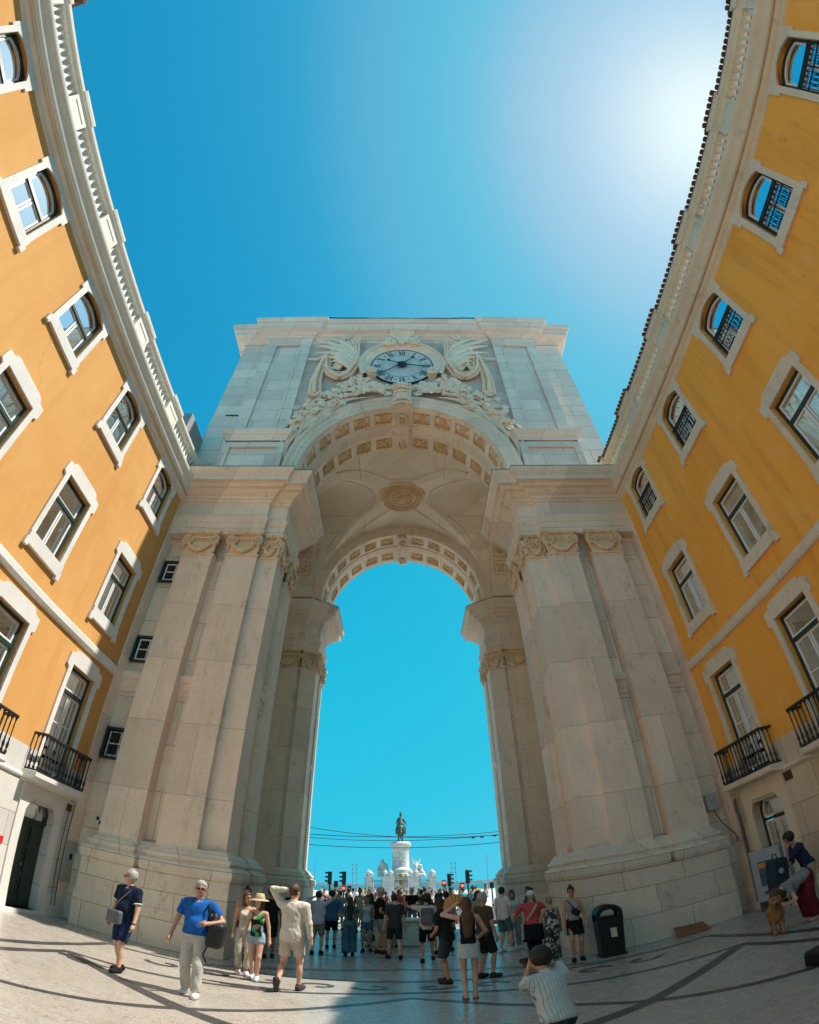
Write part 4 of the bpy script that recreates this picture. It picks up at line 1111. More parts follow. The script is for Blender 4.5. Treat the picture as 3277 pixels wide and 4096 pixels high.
# ---- the clock and the carved relief round it
ZK, RK, YK = 22.84, 1.58, 13.24
ck = MB(lambda p: (CX+p[0], YK+p[1], ZK+p[2]))
n = 64
def disc(b, r0, r1, y0, y1):
    vs = []
    for i in range(n):
        a = 2*PI*i/n
        vs += [(r0*math.cos(a), y0, r0*math.sin(a)), (r1*math.cos(a), y0, r1*math.sin(a)), (r1*math.cos(a), y1, r1*math.sin(a)), (r0*math.cos(a), y1, r0*math.sin(a))]
    b.add(vs, [(4*i+k, 4*((i+1) % n)+k, 4*((i+1) % n)+(k+1) % 4, 4*i+(k+1) % 4) for i in range(n) for k in range(4)])
disc(ck, .0, RK, 0, .15); clock = ck.build('clock_face', M['marble'], arch)
b = MB(lambda p: (CX+p[0], YK+p[1], ZK+p[2])); disc(b, RK-.015, RK+.02, -.02, .1); b.build('face_edge', M['black_iron'], clock)
b = MB(lambda p: (CX+p[0], YK+p[1], ZK+p[2])); disc(b, 1.02, 1.035, -.008, 0.01)
for k in range(60):
    a = 2*PI*k/60; b.ell((.97*math.sin(a), -.006, .97*math.cos(a)), .018, .012, .018, 5, 4)
b.build('minute_ring', M['gilt'], clock)
def numeral(b, txt, ang):
    h = .40; w = {'I': .10, 'V': .20, 'X': .20}; tot = sum(w[c] for c in txt); x = -tot/2
    def seg(x0, z0, x1, z1, t):
        d = Vector((x1-x0, 0, z1-z0)).normalized(); nn = Vector((-d.z, 0, d.x))*t/2
        q = [Vector((x0, 0, z0))+nn, Vector((x0, 0, z0))-nn, Vector((x1, 0, z1))-nn, Vector((x1, 0, z1))+nn]
        rot = Matrix.Rotation(ang, 3, 'Y'); vs = []
        for y in (-.012, .002):
            for p in q:
                p2 = rot @ (p+Vector((0, 0, 1.28))); vs.append((p2.x, y, p2.z))
        b.add(vs, [(0, 1, 2, 3), (4, 5, 6, 7), (0, 1, 5, 4), (1, 2, 6, 5), (2, 3, 7, 6), (3, 0, 4, 7)])
    for c in txt:
        a, e = x+.02, x+w[c]-.02
        if c == 'I': seg((a+e)/2, -h/2, (a+e)/2, h/2, .048)
        if c == 'V': seg(a, h/2, (a+e)/2, -h/2, .055); seg(e, h/2, (a+e)/2, -h/2, .025)
        if c == 'X': seg(a, h/2, e, -h/2, .055); seg(e, h/2, a, -h/2, .025)
        x += w[c]
base = None
for i, tx in enumerate(['XII', 'I', 'II', 'III', 'IIII', 'V', 'VI', 'VII', 'VIII', 'IX', 'X', 'XI']):
    b = MB(lambda p: (CX+p[0], YK+p[1], ZK+p[2])); numeral(b, tx, 2*PI*i/12); b.build('numeral', M['black_iron'], clock)
for i in range(12):
    b = MB(lambda p: (CX+p[0], YK+p[1], ZK+p[2]))
    a = 2*PI*(i+.5)/12; q = (1.28*math.sin(a), -.008, 1.28*math.cos(a))
    for k in range(4):
        e = k*PI/2; b.ell((q[0]+.03*math.cos(e), q[1], q[2]+.03*math.sin(e)), .03, .008, .012, 5, 4, Matrix.Rotation(-e, 3, 'Y'))
    b.build('hour_mark', M['black_iron'], clock)
b = MB(lambda p: (CX+p[0], YK-.12+p[1], ZK+p[2])); b.ell((0, 0, 0), .26, .10, .26, 16, 8)
b.build('hub', M['black_iron'], clock, smooth=180)
for tip, tail, r in (((-1.19, -.98), (.56, .62), .034), ((1.18, -.27), (-.68, .34), .036)):
    b = MB(lambda p: (CX+p[0], YK-.16+p[1], ZK+p[2]))
    b.tube([(tail[0], 0, tail[1]), (0, 0, 0), (tip[0]*.55, 0, tip[1]*.55), (tip[0]*.9, 0, tip[1]*.9), (tip[0], 0, tip[1])], [r*.8, r*1.4, r, r*1.3, r*.3], 6, .5)
    b.ell((tail[0], 0, tail[1]), .09, .04, .09, 8, 5); b.build('hand', M['black_iron'], clock)

rel = MB(lambda p: (CX+p[0], 13.36+p[1], p[2]))
# scallop shell frame
def shell():
    b = MB(lambda p: (CX+p[0], 13.36+p[1], ZK+p[2])); n = 72; a0, a1 = R(-208+90), R(208+90)
    a0, a1 = R(90-118), R(90+118)
    prof = [(1.62, -.10), (1.72, -.22), (1.90, -.20), (2.02, -.26), (2.12, -.36), (2.22, -.34), (2.24, -.10), (2.2, .0)]
    vs = []
    for i in range(n+1):
        a = a0+(a1-a0)*i/n
        for k, (r, y) in enumerate(prof):
            fl = (.035*math.sin(i*2*PI/3)) if 1 <= k <= 3 else 0
            vs.append((r*math.cos(a), y+fl, r*math.sin(a)))
    m = len(prof); b.add(vs, [(i*m+k, (i+1)*m+k, (i+1)*m+k+1, i*m+k+1) for i in range(n) for k in range(m-1)])
    for i in range(0, n, 2):
        a = a0+(a1-a0)*(i+1)/n; b.ell((2.07*math.cos(a), -.36, 2.07*math.sin(a)), .07, .05, .09, 6, 4, Matrix.Rotation(-a, 3, 'Y'))
    return b.build('shell_frame', M['ornament_pale'], sp, smooth=60)
shell()
def volute(cx, cz, s, r, y=-.42, turns=2.2):
    b = MB(lambda p: (CX+p[0], 13.36+p[1], p[2])); pts = []; n = 30
    for k in range(n+1):
        a = PI*1.1-s*0+(-s)*k/n*turns*2*PI if True else 0
        q = r*(1-.85*k/n); pts.append((cx+q*math.cos(a), y-.08*k/n, cz+q*math.sin(a)))
    b.tube(pts, [r*.22*(1-.4*k/n) for k in range(n+1)], 6)
    b.tube([(cx, .0, cz), (cx, y+.05, cz)], r*.9, 14); b.ell((cx, y-.1, cz), r*.18, r*.2, r*.18, 6, 4)
    return b.build('volute', M['ornament_pale'], sp, smooth=50)
for s in (-1, 1): volute(s*.64, 24.85, s, .36); volute(s*1.52, 21.98, -s, .27)
# crowning palmette
b = MB(lambda p: (CX+p[0], 13.36+p[1], p[2]))
for k in range(-4, 5):
    a = k*.21; L = 1.02-.035*abs(k)**1.4
    pts = [(math.sin(a*.5)*.12, -.34, 24.72), (math.sin(a*.8)*L*.5, -.44, 24.72+L*.55), (math.sin(a)*L*1.0, -.56, 24.72+L*.95), (math.sin(a)*L*1.08, -.74, 24.72+L*1.0)]
    b.tube(pts, [.05, .085, .10, .05], 6, .6)
for s in (-1, 1):
    for k in range(5): b.ell((s*(.62+.10*k*.6), -.42, 25.15+.11*k-.02*k*k), .10, .06, .09, 6, 4)
b.build('palmette', M['ornament_pale'], sp, smooth=60)
# wings, reeds, garlands, oak sprays on both sides
rr = random.Random(21)
def bez(f, n=13):
    P = [Vector((p[0], 0, p[1])) for p in f]; out = []
    for i in range(n):
        t = i/(n-1); q = P[0]*(1-t)**3+P[1]*3*t*(1-t)**2+P[2]*3*t*t*(1-t)+P[3]*t**3
        out.append((q.x, q.z))
    return out
def leaf(b, x, y, z, sc, a):
    # five-lobed oak leaf standing off the wall
    for k in range(5):
        e = a+(k-2)*.62; L = sc*(.20 if k == 2 else .155)
        b.ell((x+L*.75*math.cos(e), y-.03*(2-abs(k-2)), z+L*.75*math.sin(e)), L*.72, .035, L*.36, 6, 4, Matrix.Rotation(-e, 3, 'Y'))
    b.ell((x, y-.05, z), .06*sc, .06, .06*sc, 6, 4)
def flower(b, x, y, z, r):
    for k in range(6):
        e = k*PI/3; b.ell((x+r*.65*math.cos(e), y, z+r*.65*math.sin(e)), r*.5, r*.35, r*.34, 6, 4, Matrix.Rotation(-e, 3, 'Y'))
    b.ell((x, y-r*.3, z), r*.34, r*.34, r*.34, 6, 4)
for s in (-1, 1):
    TT = lambda p: (CX+s*p[0], 13.36+p[1], p[2])
    b = MB(TT)
    feathers = [((2.35, 23.4), (3.0, 24.3), (3.9, 24.7), (4.8, 25.5)), ((2.42, 23.1), (3.0, 23.9), (3.8, 24.3), (4.68, 24.75)), ((2.5, 22.8), (3.0, 23.5), (3.7, 23.85), (4.6, 24.05)),
                ((2.35, 23.75), (2.9, 24.6), (3.45, 24.95), (4.05, 25.55)), ((2.6, 22.6), (3.0, 23.15), (3.5, 23.4), (4.2, 23.5)), ((2.7, 22.45), (3.0, 22.85), (3.3, 23.0), (3.75, 23.05))]
    for j, f in enumerate(feathers):
        pts = [(x, -.22-.14*math.sin(PI*i/12)-.03*(j % 2), z) for i, (x, z) in enumerate(bez(f))]
        b.tube(pts, [.05+.115*math.sin(PI*min(1, .12+i/12.5)) for i in range(13)], 7, .8)
    b.build('wing', M['ornament_pale'], sp, smooth=60)
    b = MB(TT)
    for i in range(8):
        x = 2.34+.17*i; zt = 25.1-.12*i
        b.tube([(2.22+.05*i, -.24, 22.6+.06*i), (2.28+.10*i, -.32, 23.6), (x, -.36, zt)], .055, 6)
        b.ell((x+.04, -.40, zt+.05), .10, .10, .17, 7, 5); b.ell((x+.10, -.40, zt-.30), .085, .09, .14, 7, 5); b.ell((x-.02, -.38, zt-.62), .075, .08, .13, 7, 5)
    flower(b, 2.42, -.46, 25.05, .24); flower(b, 3.02, -.46, 25.28, .26)
    b.build('reeds', M['ornament_pale'], sp, smooth=60)
    b = MB(TT)
    def husks(path, w0, w1, m):
        for i in range(m):
            t = i/(m-1); k = t*(len(path)-1); j = min(int(k), len(path)-2); f = k-j
            x = path[j][0]*(1-f)+path[j+1][0]*f; z = path[j][1]*(1-f)+path[j+1][1]*f
            w = w0*(1-t)+w1*t
            for q in (-1, 0, 1): b.ell((x+q*w*.68, -.20-.16*(1-abs(q)), z+.05*abs(q)), w*.42, .13, .105, 6, 5)
    husks([(4.05, 23.35), (4.20, 22.3), (4.26, 21.3), (4.17, 20.3)], .17, .34, 15)
    husks([(3.98, 23.5), (3.86, 22.5), (3.6, 21.88), (3.12, 21.55), (2.72, 21.85), (2.44, 22.7), (2.32, 23.5)], .23, .23, 26)
    for k in range(16): b.ell((4.14+.15*rr.uniform(-1, 1), -.28, 20.14+.10*rr.uniform(-1, 1)), .065, .08, .065, 5, 4)
    b.tube([(4.95, -.16, 23.5), (4.45, -.22, 23.36), (4.0, -.28, 23.65)], .07, 6)
    b.build('garland', M['ornament_pale'], sp, smooth=60)
    b = MB(TT); b.tube([(3.15+.60*math.cos(a*PI/12), -.16, 22.75+.60*math.sin(a*PI/12)) for a in range(25)], .075, 6)
    for k in range(9): leaf(b, 3.15+rr.uniform(-.38, .38), -.24, 22.75+rr.uniform(-.38, .38), 1.0, rr.uniform(0, 6))
    leaf(b, 3.55, -.36, 24.0, 1.2, .6); leaf(b, 3.3, -.36, 23.6, 1.0, 2)
    b.build('leaf_ring', M['ornament_pale'], sp, smooth=60)
    # oak boughs: stems that run with the arch, leaves and flowers standing clear of them
    b = MB(TT); RO = RF+.66
    for k, (t0, t1, o0, o1) in enumerate(((12, 40, 1.0, .45), (20, 58, 1.55, .5), (34, 70, 1.5, .7), (8, 26, .45, 1.3), (44, 76, .9, .5), (16, 34, 1.9, 1.1))):
        pts = []
        for i in range(12):
            t = R(t0+(t1-t0)*i/11); r = RO+o0+(o1-o0)*i/11+.10*math.sin(i*1.3+k)
            pts.append((r*math.sin(t), -.22-.06*math.sin(i*.9), ZF+r*math.cos(t)))
        b.tube(pts, [.085*(1-.04*i) for i in range(12)], 6)
        for i in range(0, 12):
            p = pts[i]; sd = 1 if i % 2 else -1; d = Vector((p[0], 0, p[2]-ZF)).normalized()
            q = (p[0]+d.x*sd*.17, p[2]+d.z*sd*.17)
            if q[0] > 4.85 or math.hypot(q[0], q[1]-ZF) < RO+.08: continue
            (leaf(b, q[0], -.32, q[1], rr.uniform(.9, 1.25), rr.uniform(0, 6)) if rr.random() < .72 else flower(b, q[0], -.34, q[1], .15))
    b.build('oak_bough', M['ornament_pale'], sp, smooth=60)
    # long palm leaves sweeping up along the archivolt
    b = MB(TT)
    for k in range(9):
        t0, t1 = 80-4*k, 50-5*k*.9
        pts = []
        for i in range(11):
            t = R(t0+(t1-t0)*i/10); r = RO+.06+.10*(k % 3)+.85*math.sin(PI*i/10)*.35+.22*(i/10)*(k % 3)
            pts.append((min(4.95, r*math.sin(t)), -.12-.05*(k % 3), ZF+r*math.cos(t)))
        b.tube(pts, [.11*math.sin(PI*(.12+.84*i/10)) for i in range(11)], 6, .9)
    b.build('palm_leaves', M['ornament_pale'], sp, smooth=60)
    # leafy tangle under the clock
    b = MB(TT)
    for k in range(16): leaf(b, rr.uniform(1.0, 3.0), -.24-.1*rr.random(), rr.uniform(20.25, 21.15), rr.uniform(.8, 1.1), rr.uniform(0, 6))
    for k in range(4): flower(b, 1.0+.5*k, -.36, 20.62+.16*k, .16)
    b.tube([(.8, -.25, 20.45), (1.4, -.3, 20.4), (2.1, -.28, 20.7), (2.9, -.25, 21.1)], .09, 6)
    b.build('leaf_tangle', M['ornament_pale'], sp, smooth=60)
# flower festoon over the keystone
b = MB(lambda p: (CX+p[0], 13.36+p[1], p[2]))
for k in range(70):
    x = rr.uniform(-1.5, 1.5); z = 20.74-.22*(1-(x/1.6)**2)+rr.uniform(-.10, .10)+.28*abs(x)*.5
    b.ell((x, -.26-.12*rr.random(), z), .08+.04*rr.random(), .08, .08+.03*rr.random(), 6, 4)
    if k % 3 == 0:
        for q in range(5): b.ell((x+.12*math.cos(q*1.25), -.28, z+.10*math.sin(q*1.25)), .06, .05, .06, 5, 4)
b.build('flower_festoon', M['ornament_pale'], sp, smooth=60)
# ------------------------------------------------------------------ signed-distance modelling for rounded bodies
def seg(P, a, b, ra, rb, sc=None):
    """round cone between a and b; sc squashes space (e.g. a flat chest)"""
    a = np.asarray(a, float); b = np.asarray(b, float)
    if sc is not None:
        s = np.asarray(sc, float); P = P*s; a = a*s; b = b*s
    ba = b-a; L2 = max(ba@ba, 1e-9)
    h = np.clip(((P-a)@ba)/L2, 0, 1)
    return np.linalg.norm(P-a-h[..., None]*ba, axis=-1)-(ra+(rb-ra)*h)
def ellip(P, c, r, rot=None):
    q = P-np.asarray(c, float)
    if rot is not None: q = q@rot
    r = np.asarray(r, float); k = np.linalg.norm(q/r, axis=-1); k2 = np.linalg.norm(q/(r*r), axis=-1)
    return k*(k-1)/np.maximum(k2, 1e-6)
def smin(a, b, k=.03):
    h = np.clip(.5+.5*(b-a)/k, 0, 1)
    return b*(1-h)+a*h-k*h*(1-h)
def smins(L, k=.03):
    d = L[0]
    for x in L[1:]: d = smin(d, x, k)
    return d
def nets(fn, lo, hi, vox):
    """surface nets: quads on the zero level of fn over a box"""
    lo = np.asarray(lo, float); hi = np.asarray(hi, float)
    n = np.maximum(3, np.ceil((hi-lo)/vox).astype(int)+1)
    ax = [lo[i]+vox*np.arange(n[i]) for i in range(3)]
    P = np.stack(np.meshgrid(*ax, indexing='ij'), -1)
    F = fn(P); S = F < 0
    c = [S[i:n[0]-1+i, j:n[1]-1+j, k:n[2]-1+k] for i in (0, 1) for j in (0, 1) for k in (0, 1)]
    cnt = sum(x.astype(np.int8) for x in c); act = (cnt > 0) & (cnt < 8)
    acc = np.zeros(act.shape+(3,)); num = np.zeros(act.shape)
    off = [(i, j, k) for i in (0, 1) for j in (0, 1) for k in (0, 1)]
    def sub(o): return F[o[0]:n[0]-1+o[0], o[1]:n[1]-1+o[1], o[2]:n[2]-1+o[2]]
    for a in off:
        for d in range(3):
            if a[d]: continue
            b = list(a); b[d] = 1
            fa, fb = sub(a), sub(b); m = (fa < 0) != (fb < 0)
            t = np.where(m, fa/np.where(np.abs(fa-fb) < 1e-12, 1, fa-fb), 0)
            for e in range(3): acc[..., e] += np.where(m, a[e]+(t if e == d else 0), 0)
            num += m
    idx = -np.ones(act.shape, int); idx[act] = np.arange(act.sum())
    I = np.argwhere(act); V = lo+vox*(I+acc[act]/num[act][:, None])
    Q = []
    for d in range(3):
        u, v = (d+1) % 3, (d+2) % 3
        sl = [slice(1, n[i]-1) for i in range(3)]; sl[d] = slice(0, n[d]-1)
        A = S[tuple(sl)]; sl2 = list(sl); sl2[d] = slice(1, n[d]); Bq = S[tuple(sl2)]
        for flip, m in ((False, A & ~Bq), (True, ~A & Bq)):
            g = np.argwhere(m)
            if not len(g): continue
            g = g+np.array([1 if i != d else 0 for i in range(3)])
            e = np.zeros(3, int)
            def at(du, dv):
                q = g.copy(); q[:, u] -= du; q[:, v] -= dv; return idx[q[:, 0], q[:, 1], q[:, 2]]
            f = np.stack([at(1, 1), at(0, 1), at(0, 0), at(1, 0)], 1)
            Q.append(f[:, ::-1] if flip else f)
    Q = np.concatenate(Q) if Q else np.zeros((0, 4), int)
    return V, Q
def sdf_obj(name, fn, lo, hi, vox, m, parent=None, fmat=None):
    V, Q = nets(fn, lo, hi, vox)
    fm = fmat(V[Q].mean(1)) if fmat is not None and len(Q) else None
    return mesh_obj(name, V, Q.tolist(), m, parent, 180, False, fm)

# ------------------------------------------------------------------ monument in the square
MX, MY = -.30, 88.0
mon = thing('equestrian_monument', 'green bronze rider on horseback atop a tall white stone pedestal in the square', 'monument', (MX, MY, 0))
b = MB()
for r, z0, z1 in ((7.2, -.02, .22), (6.7, .22, .44), (6.2, .44, .66), (5.7, .66, .95)): b.lathe((0, 0, 0), [(r, z0), (r, z1)], 8, ph=PI/8)
b.build('steps', M['statue_stone'], mon)
b = MB().box(-2.9, 2.9, -2.4, 2.4, .95, 3.3); b.box(-4.9, 4.8, -3.4, 3.6, .95, 1.35); b.build('base_block', M['statue_stone'], mon)
b = MB().lathe((0, 0, 0), [(1.75, 3.3), (1.75, 3.6), (1.6, 3.7), (1.62, 4.2), (1.42, 4.45), (1.30, 4.6), (1.24, 7.3), (1.30, 7.45), (1.45, 7.6), (1.62, 7.85), (1.62, 8.1), (1.5, 8.2), (1.42, 8.35), (0.2, 8.35)], 28, 1.0, 1.3)
b.build('pedestal', M['statue_stone'], mon, smooth=40)
b = MB()
for i in range(9): b.ell((0+rng.uniform(-.5, .5), -1.66, 5.2+rng.uniform(-.2, 1.4)), .22, .08, .3, 6, 4)
b.build('carved_relief', M['statue_stone'], mon, smooth=60)
posts = [(-4.6, -3.6), (-2.2, -4.6), (-1.4, -4.7), (1.4, -4.7), (2.2, -4.6), (4.5, -3.6), (-4.7, 3.6), (4.6, 3.6), (-5.0, 0), (4.9, 0)]
pb = MB().box(-.50, .50, -.50, .50, .9, 1.35); pb.box(-.40, .40, -.40, .40, 1.35, 3.0); pb.box(-.50, .50, -.50, .50, 3.0, 3.2)
pb.lathe((0, 0, 3.25), [(.22, -.05), (.16, .1), (.32, .3), (.36, .5), (.26, .68), (.14, .74), (.17, .8), (.02, .95)], 10)
po = None
for x, y in posts:
    if po is None: po = pb.build('fence_post', M['statue_stone'], mon, smooth=40); o = po
    else: o = po.copy(); COL.objects.link(o); o.parent = mon
    o.location = (x, y, 0)
def fence_run(a, c):
    b = MB(); n = int(math.hypot(c[0]-a[0], c[1]-a[1])/.16)
    for i in range(1, n):
        x, y = a[0]+(c[0]-a[0])*i/n, a[1]+(c[1]-a[1])*i/n; b.box(x-.02, x+.02, y-.02, y+.02, .95, 2.75)
    for z in (1.15, 2.55): b.tube([(a[0], a[1], z), (c[0], c[1], z)], .035, 4)
    b.build('iron_railing', M['black_iron'], mon)
for a, c in (((-4.6, -3.6), (-2.2, -4.6)), ((-1.4, -4.7), (1.4, -4.7)), ((2.2, -4.6), (4.5, -3.6)), ((-5, 0), (-4.6, -3.6)), ((4.9, 0), (4.5, -3.6))): fence_run(a, c)
# gilded crest on the front
def crest(P):
    return smins([ellip(P, (0, -2.3, 2.35), (.55, .12, .75)), ellip(P, (0, -2.3, 3.2), (.42, .14, .28)), seg(P, (-.6, -2.3, 2.9), (-.75, -2.3, 3.5), .14, .1), seg(P, (.6, -2.3, 2.9), (.8, -2.3, 3.5), .14, .1), seg(P, (-.4, -2.3, 1.8), (-.2, -2.3, 1.2), .12, .1), seg(P, (.4, -2.3, 1.8), (.2, -2.3, 1.2), .12, .1), ellip(P, (0, -2.3, 3.55), (.3, .12, .14))], .08)
sdf_obj('crest', crest, (-1.2, -2.7, .9), (1.2, -1.95, 3.9), .06, M['gilt'], mon)
# horse and rider seen from behind (facing +y)
def horse(P):
    L = [seg(P, (0, -.75, 10.35), (0, .75, 10.45), .62, .55, (1, .9, 1)), seg(P, (0, -.85, 10.25), (0, -.5, 10.4), .62, .6), seg(P, (0, .8, 10.6), (0, 1.5, 11.7), .45, .28), seg(P, (0, 1.5, 11.7), (0, 2.1, 11.35), .24, .15),
         seg(P, (-.34, -.95, 10.0), (-.32, -.75, 9.35), .34, .17), seg(P, (-.32, -.75, 9.35), (-.30, -1.0, 8.72), .15, .10), seg(P, (-.30, -1.0, 8.7), (-.30, -.85, 8.45), .12, .14),
         seg(P, (.34, -.95, 10.0), (.34, -1.0, 9.35), .34, .17), seg(P, (.34, -1.0, 9.35), (.26, -1.35, 8.8), .15, .10), seg(P, (.26, -1.35, 8.75), (.26, -1.2, 8.45), .12, .14),
         seg(P, (-.3, .9, 10.0), (-.3, 1.4, 9.6), .24, .14), seg(P, (-.3, 1.4, 9.6), (-.3, 1.2, 9.0), .12, .09), seg(P, (.3, .85, 10.0), (.3, .8, 9.2), .24, .13), seg(P, (.3, .8, 9.2), (.3, .85, 8.45), .12, .13),
         seg(P, (0, -1.25, 10.5), (0, -1.55, 9.6), .16, .24), seg(P, (0, -1.55, 9.6), (.04, -1.5, 8.7), .24, .08)]
    return smins(L, .12)
sdf_obj('horse', horse, (-1.1, -2.1, 8.3), (1.1, 2.6, 12.2), .075, M['bronze'], mon)
def rider(P):
    L = [seg(P, (0, -.1, 11.0), (0, -.05, 11.75), .42, .40, (1, 1.35, 1)), seg(P, (-.12, -.05, 11.9), (.12, -.05, 11.9), .26, .26), seg(P, (0, -.05, 12.05), (0, -.05, 12.35), .13, .13), ellip(P, (0, 0, 12.5), (.20, .23, .26)), seg(P, (0, -.05, 12.72), (0, -.15, 12.98), .17, .10),
         seg(P, (0, -.3, 12.8), (0, -.42, 12.4), .12, .05), seg(P, (-.40, -.05, 11.85), (-.62, .05, 11.3), .15, .12), seg(P, (-.62, .05, 11.3), (-.5, .5, 11.05), .11, .09),
         seg(P, (.40, -.05, 11.85), (.68, .0, 11.35), .15, .12), seg(P, (.68, 0, 11.35), (.78, .35, 11.15), .11, .09), seg(P, (.80, .3, 11.5), (.86, .3, 10.35), .035, .03),
         seg(P, (-.4, .1, 10.85), (-.68, .35, 10.25), .24, .16), seg(P, (-.68, .35, 10.25), (-.7, .15, 9.6), .15, .11), seg(P, (.4, .1, 10.85), (.68, .35, 10.25), .24, .16), seg(P, (.68, .35, 10.25), (.7, .15, 9.6), .15, .11),
         seg(P, (0, -.38, 11.8), (0, -.75, 10.9), .30, .45, (1, 1.8, 1))]
    return smins(L, .06)
sdf_obj('rider', rider, (-1.1, -1.2, 9.3), (1.1, .9, 13.2), .06, M['bronze'], mon)
# figure groups on either side
def group_a(P):
    L = [seg(P, (-2.55, -.3, 3.3), (-2.5, -.2, 4.6), .55, .5), ellip(P, (-2.75, -.2, 4.7), (.62, .7, .8)), seg(P, (-2.9, .2, 5.2), (-2.7, .5, 5.7), .35, .18), seg(P, (-2.7, -.3, 5.3), (-3.0, -.5, 6.1), .13, .03), seg(P, (-2.2, -.4, 3.4), (-2.1, -.4, 4.6), .3, .22), ellip(P, (-2.1, -.4, 5.0), (.17, .17, .2)), seg(P, (-3.3, -.7, 3.4), (-3.4, -.7, 4.2), .25, .2), ellip(P, (-3.4, -.7, 4.5), (.16, .16, .18)), seg(P, (-3.1, -.9, 3.5), (-2.3, -1.0, 3.4), .26, .2)]
    return smins(L, .1)
sdf_obj('elephant_group', group_a, (-4, -1.6, 3.15), (-1.5, 1.2, 6.3), .085, M['statue_stone'], mon)
def group_b(P):
    L = [seg(P, (2.3, -.3, 3.3), (2.25, -.2, 4.9), .5, .28), ellip(P, (2.25, -.2, 5.35), (.18, .18, .21)), seg(P, (2.5, 0, 4.9), (3.0, .2, 5.8), .24, .07, (1, 2, 1)), seg(P, (1.95, .1, 4.9), (1.75, .2, 6.0), .22, .06, (1, 2, 1)), seg(P, (2.0, -.3, 4.7), (1.8, -.5, 5.6), .11, .07), seg(P, (3.1, -.4, 3.3), (3.0, -.3, 4.4), .45, .3), ellip(P, (2.95, -.5, 4.75), (.3, .4, .25)), seg(P, (3.5, -.7, 3.3), (3.3, -.7, 3.8), .3, .25), seg(P, (2.6, -.9, 3.4), (3.4, -1., 3.4), .26, .22)]
    return smins(L, .1)
sdf_obj('winged_figure_group', group_b, (1.4, -1.6, 3.15), (4, 1.0, 6.3), .085, M['statue_stone'], mon)

# ------------------------------------------------------------------ signals, masts and wires beyond the arch
def traffic_light(x, y, top, face, label, ped=None):
    """face: -1/1 three-lamp head turned left/right, 0 none; ped: list of (dx, z, lit) small heads"""
    t = thing('traffic_light', label, 'traffic light', (x, y, 0), 0, 'traffic lights at the crossing behind the arch')
    MB().lathe((0, 0, 0), [(.09, 0), (.09, .2), (.055, .25), (.055, top-.05)], 8).build('pole', M['black_iron'], t, smooth=60)
    if face:
        b = MB().cbox(-.15, .15, -.14, .14, top-.98, top, .03)
        h = b.build('signal_head', M['black_iron'], t)
        for k in range(3):
            z = top-.18-.31*k
            v = MB(); n = 8
            pts = []
            for q in (.15, .36):
                pts += [(face*q, .12*math.cos(PI*i/n), z+.03+.12*math.sin(PI*i/n)) for i in range(n+1)]
            v.add(pts, [(i, i+1, n+2+i, n+1+i) for i in range(n)]); 
            v.add([(p[0], p[1]*.9, p[2]-.012) for p in pts], [(i, i+1, n+2+i, n+1+i) for i in range(n)])
            v.build('visor', M['black_iron'], h, fix=False)
    for dx, z, lit in (ped or []):
        h = MB().cbox(dx-.15, dx+.15, -.12, .12, z-.24, z+.24, .03).build('pedestrian_signal', M['black_iron'], t)
        if lit:
            b = MB(); b.lathe((0, 0, 0), [(.105, 0), (.105, .012)], 16); V = [(dx+p[0], -.122-p[2], z+.04+p[1]) for p in b.v]
            MB().add(V, b.f).build('lamp', M['red_lamp'], h, fix=False)
    return t
traffic_light(-5.5, 44, 2.86, -1, 'black traffic light with three visors turned left and a spare head on its pole', [(.48, 1.95, False)])
traffic_light(-4.42, 44, 2.90, -1, 'black traffic light above a glowing red man, nearer the monument on the left kerb', [(.0, 1.62, True), (.42, 1.62, False)])
traffic_light(-3.35, 45, 1.75, 0, 'short pole with a small red pedestrian signal left of the monument', [(0, 1.5, True)])
traffic_light(3.55, 45, 2.72, 1, 'black traffic light with a red man hung on its left side, nearer the monument', [(-.42, 2.0, True)])
traffic_light(4.75, 43, 2.88, 1, 'tall black traffic light with visors turned right and a red man beside its head', [(-.42, 1.72, True), (.25, .95, False)])
traffic_light(6.65, 44, 1.9, 0, 'short signal pole seen from behind close to the right arch pier', [(0, 1.65, False)])
for i, (x, y, z, n) in enumerate(((-21.2, 140, 8.0, 1), (-12.0, 140, 7.2, 2), (11.8, 140, 7.2, 2), (20.4, 140, 8.6, 1))):
    t = thing('lamp_mast', ['slender mast at the far left edge of the square by the pier', 'twin slender lamp masts left of the monument', 'twin slender lamp masts right of the monument', 'slender mast beyond the right traffic lights by the pier'][i], 'mast', (x, y, 0), 0, 'slender masts along the waterfront')
    for k in range(n):
        MB().tube([(k*.9, 0, 0), (k*.9, 0, z)], [.09, .05], 6).build('pole', M['steel'], t)
        if n > 1:
            for q in (4.6, 5.6, 6.6): MB().box(k*.9-.3, k*.9+.05, -.15, .15, q, q+.25).build('floodlight', M['steel'], t)
Wp = [((-12, 42, 6.55), (12, 42, 5.35), 1.0), ((-12, 42, 5.55), (12, 42, 5.6), .35), ((-12, 44, 5.5), (12, 44, 5.6), .5), ((-12, 44, 4.95), (12, 44, 4.95), .4)]
for i, (a, c, sag) in enumerate(Wp):
    pts = [(a[0]+(c[0]-a[0])*k/20, a[1], a[2]+(c[2]-a[2])*k/20-sag*math.sin(PI*k/20)*.6) for k in range(21)]
    t = thing('overhead_wire', ['topmost tram wire, falling from the left pier across the sky', 'taut tram wire just under the topmost one', 'tram wire crossing behind the bronze rider with small clips', 'lowest thin tram wire crossing the pedestal top'][i], 'wire', (0, 0, 0), 0, 'tram wires strung across the opening')
    MB().tube(pts, .022, 4).build('cable', M['cable'], t)
    if i == 2:
        for q in ((5.5, a[1], 5.28), (7.2, a[1], 5.34), (6.2, a[1], 5.30)): MB().ell(q, .16, .08, .06).build('clip', M['cable'], t)
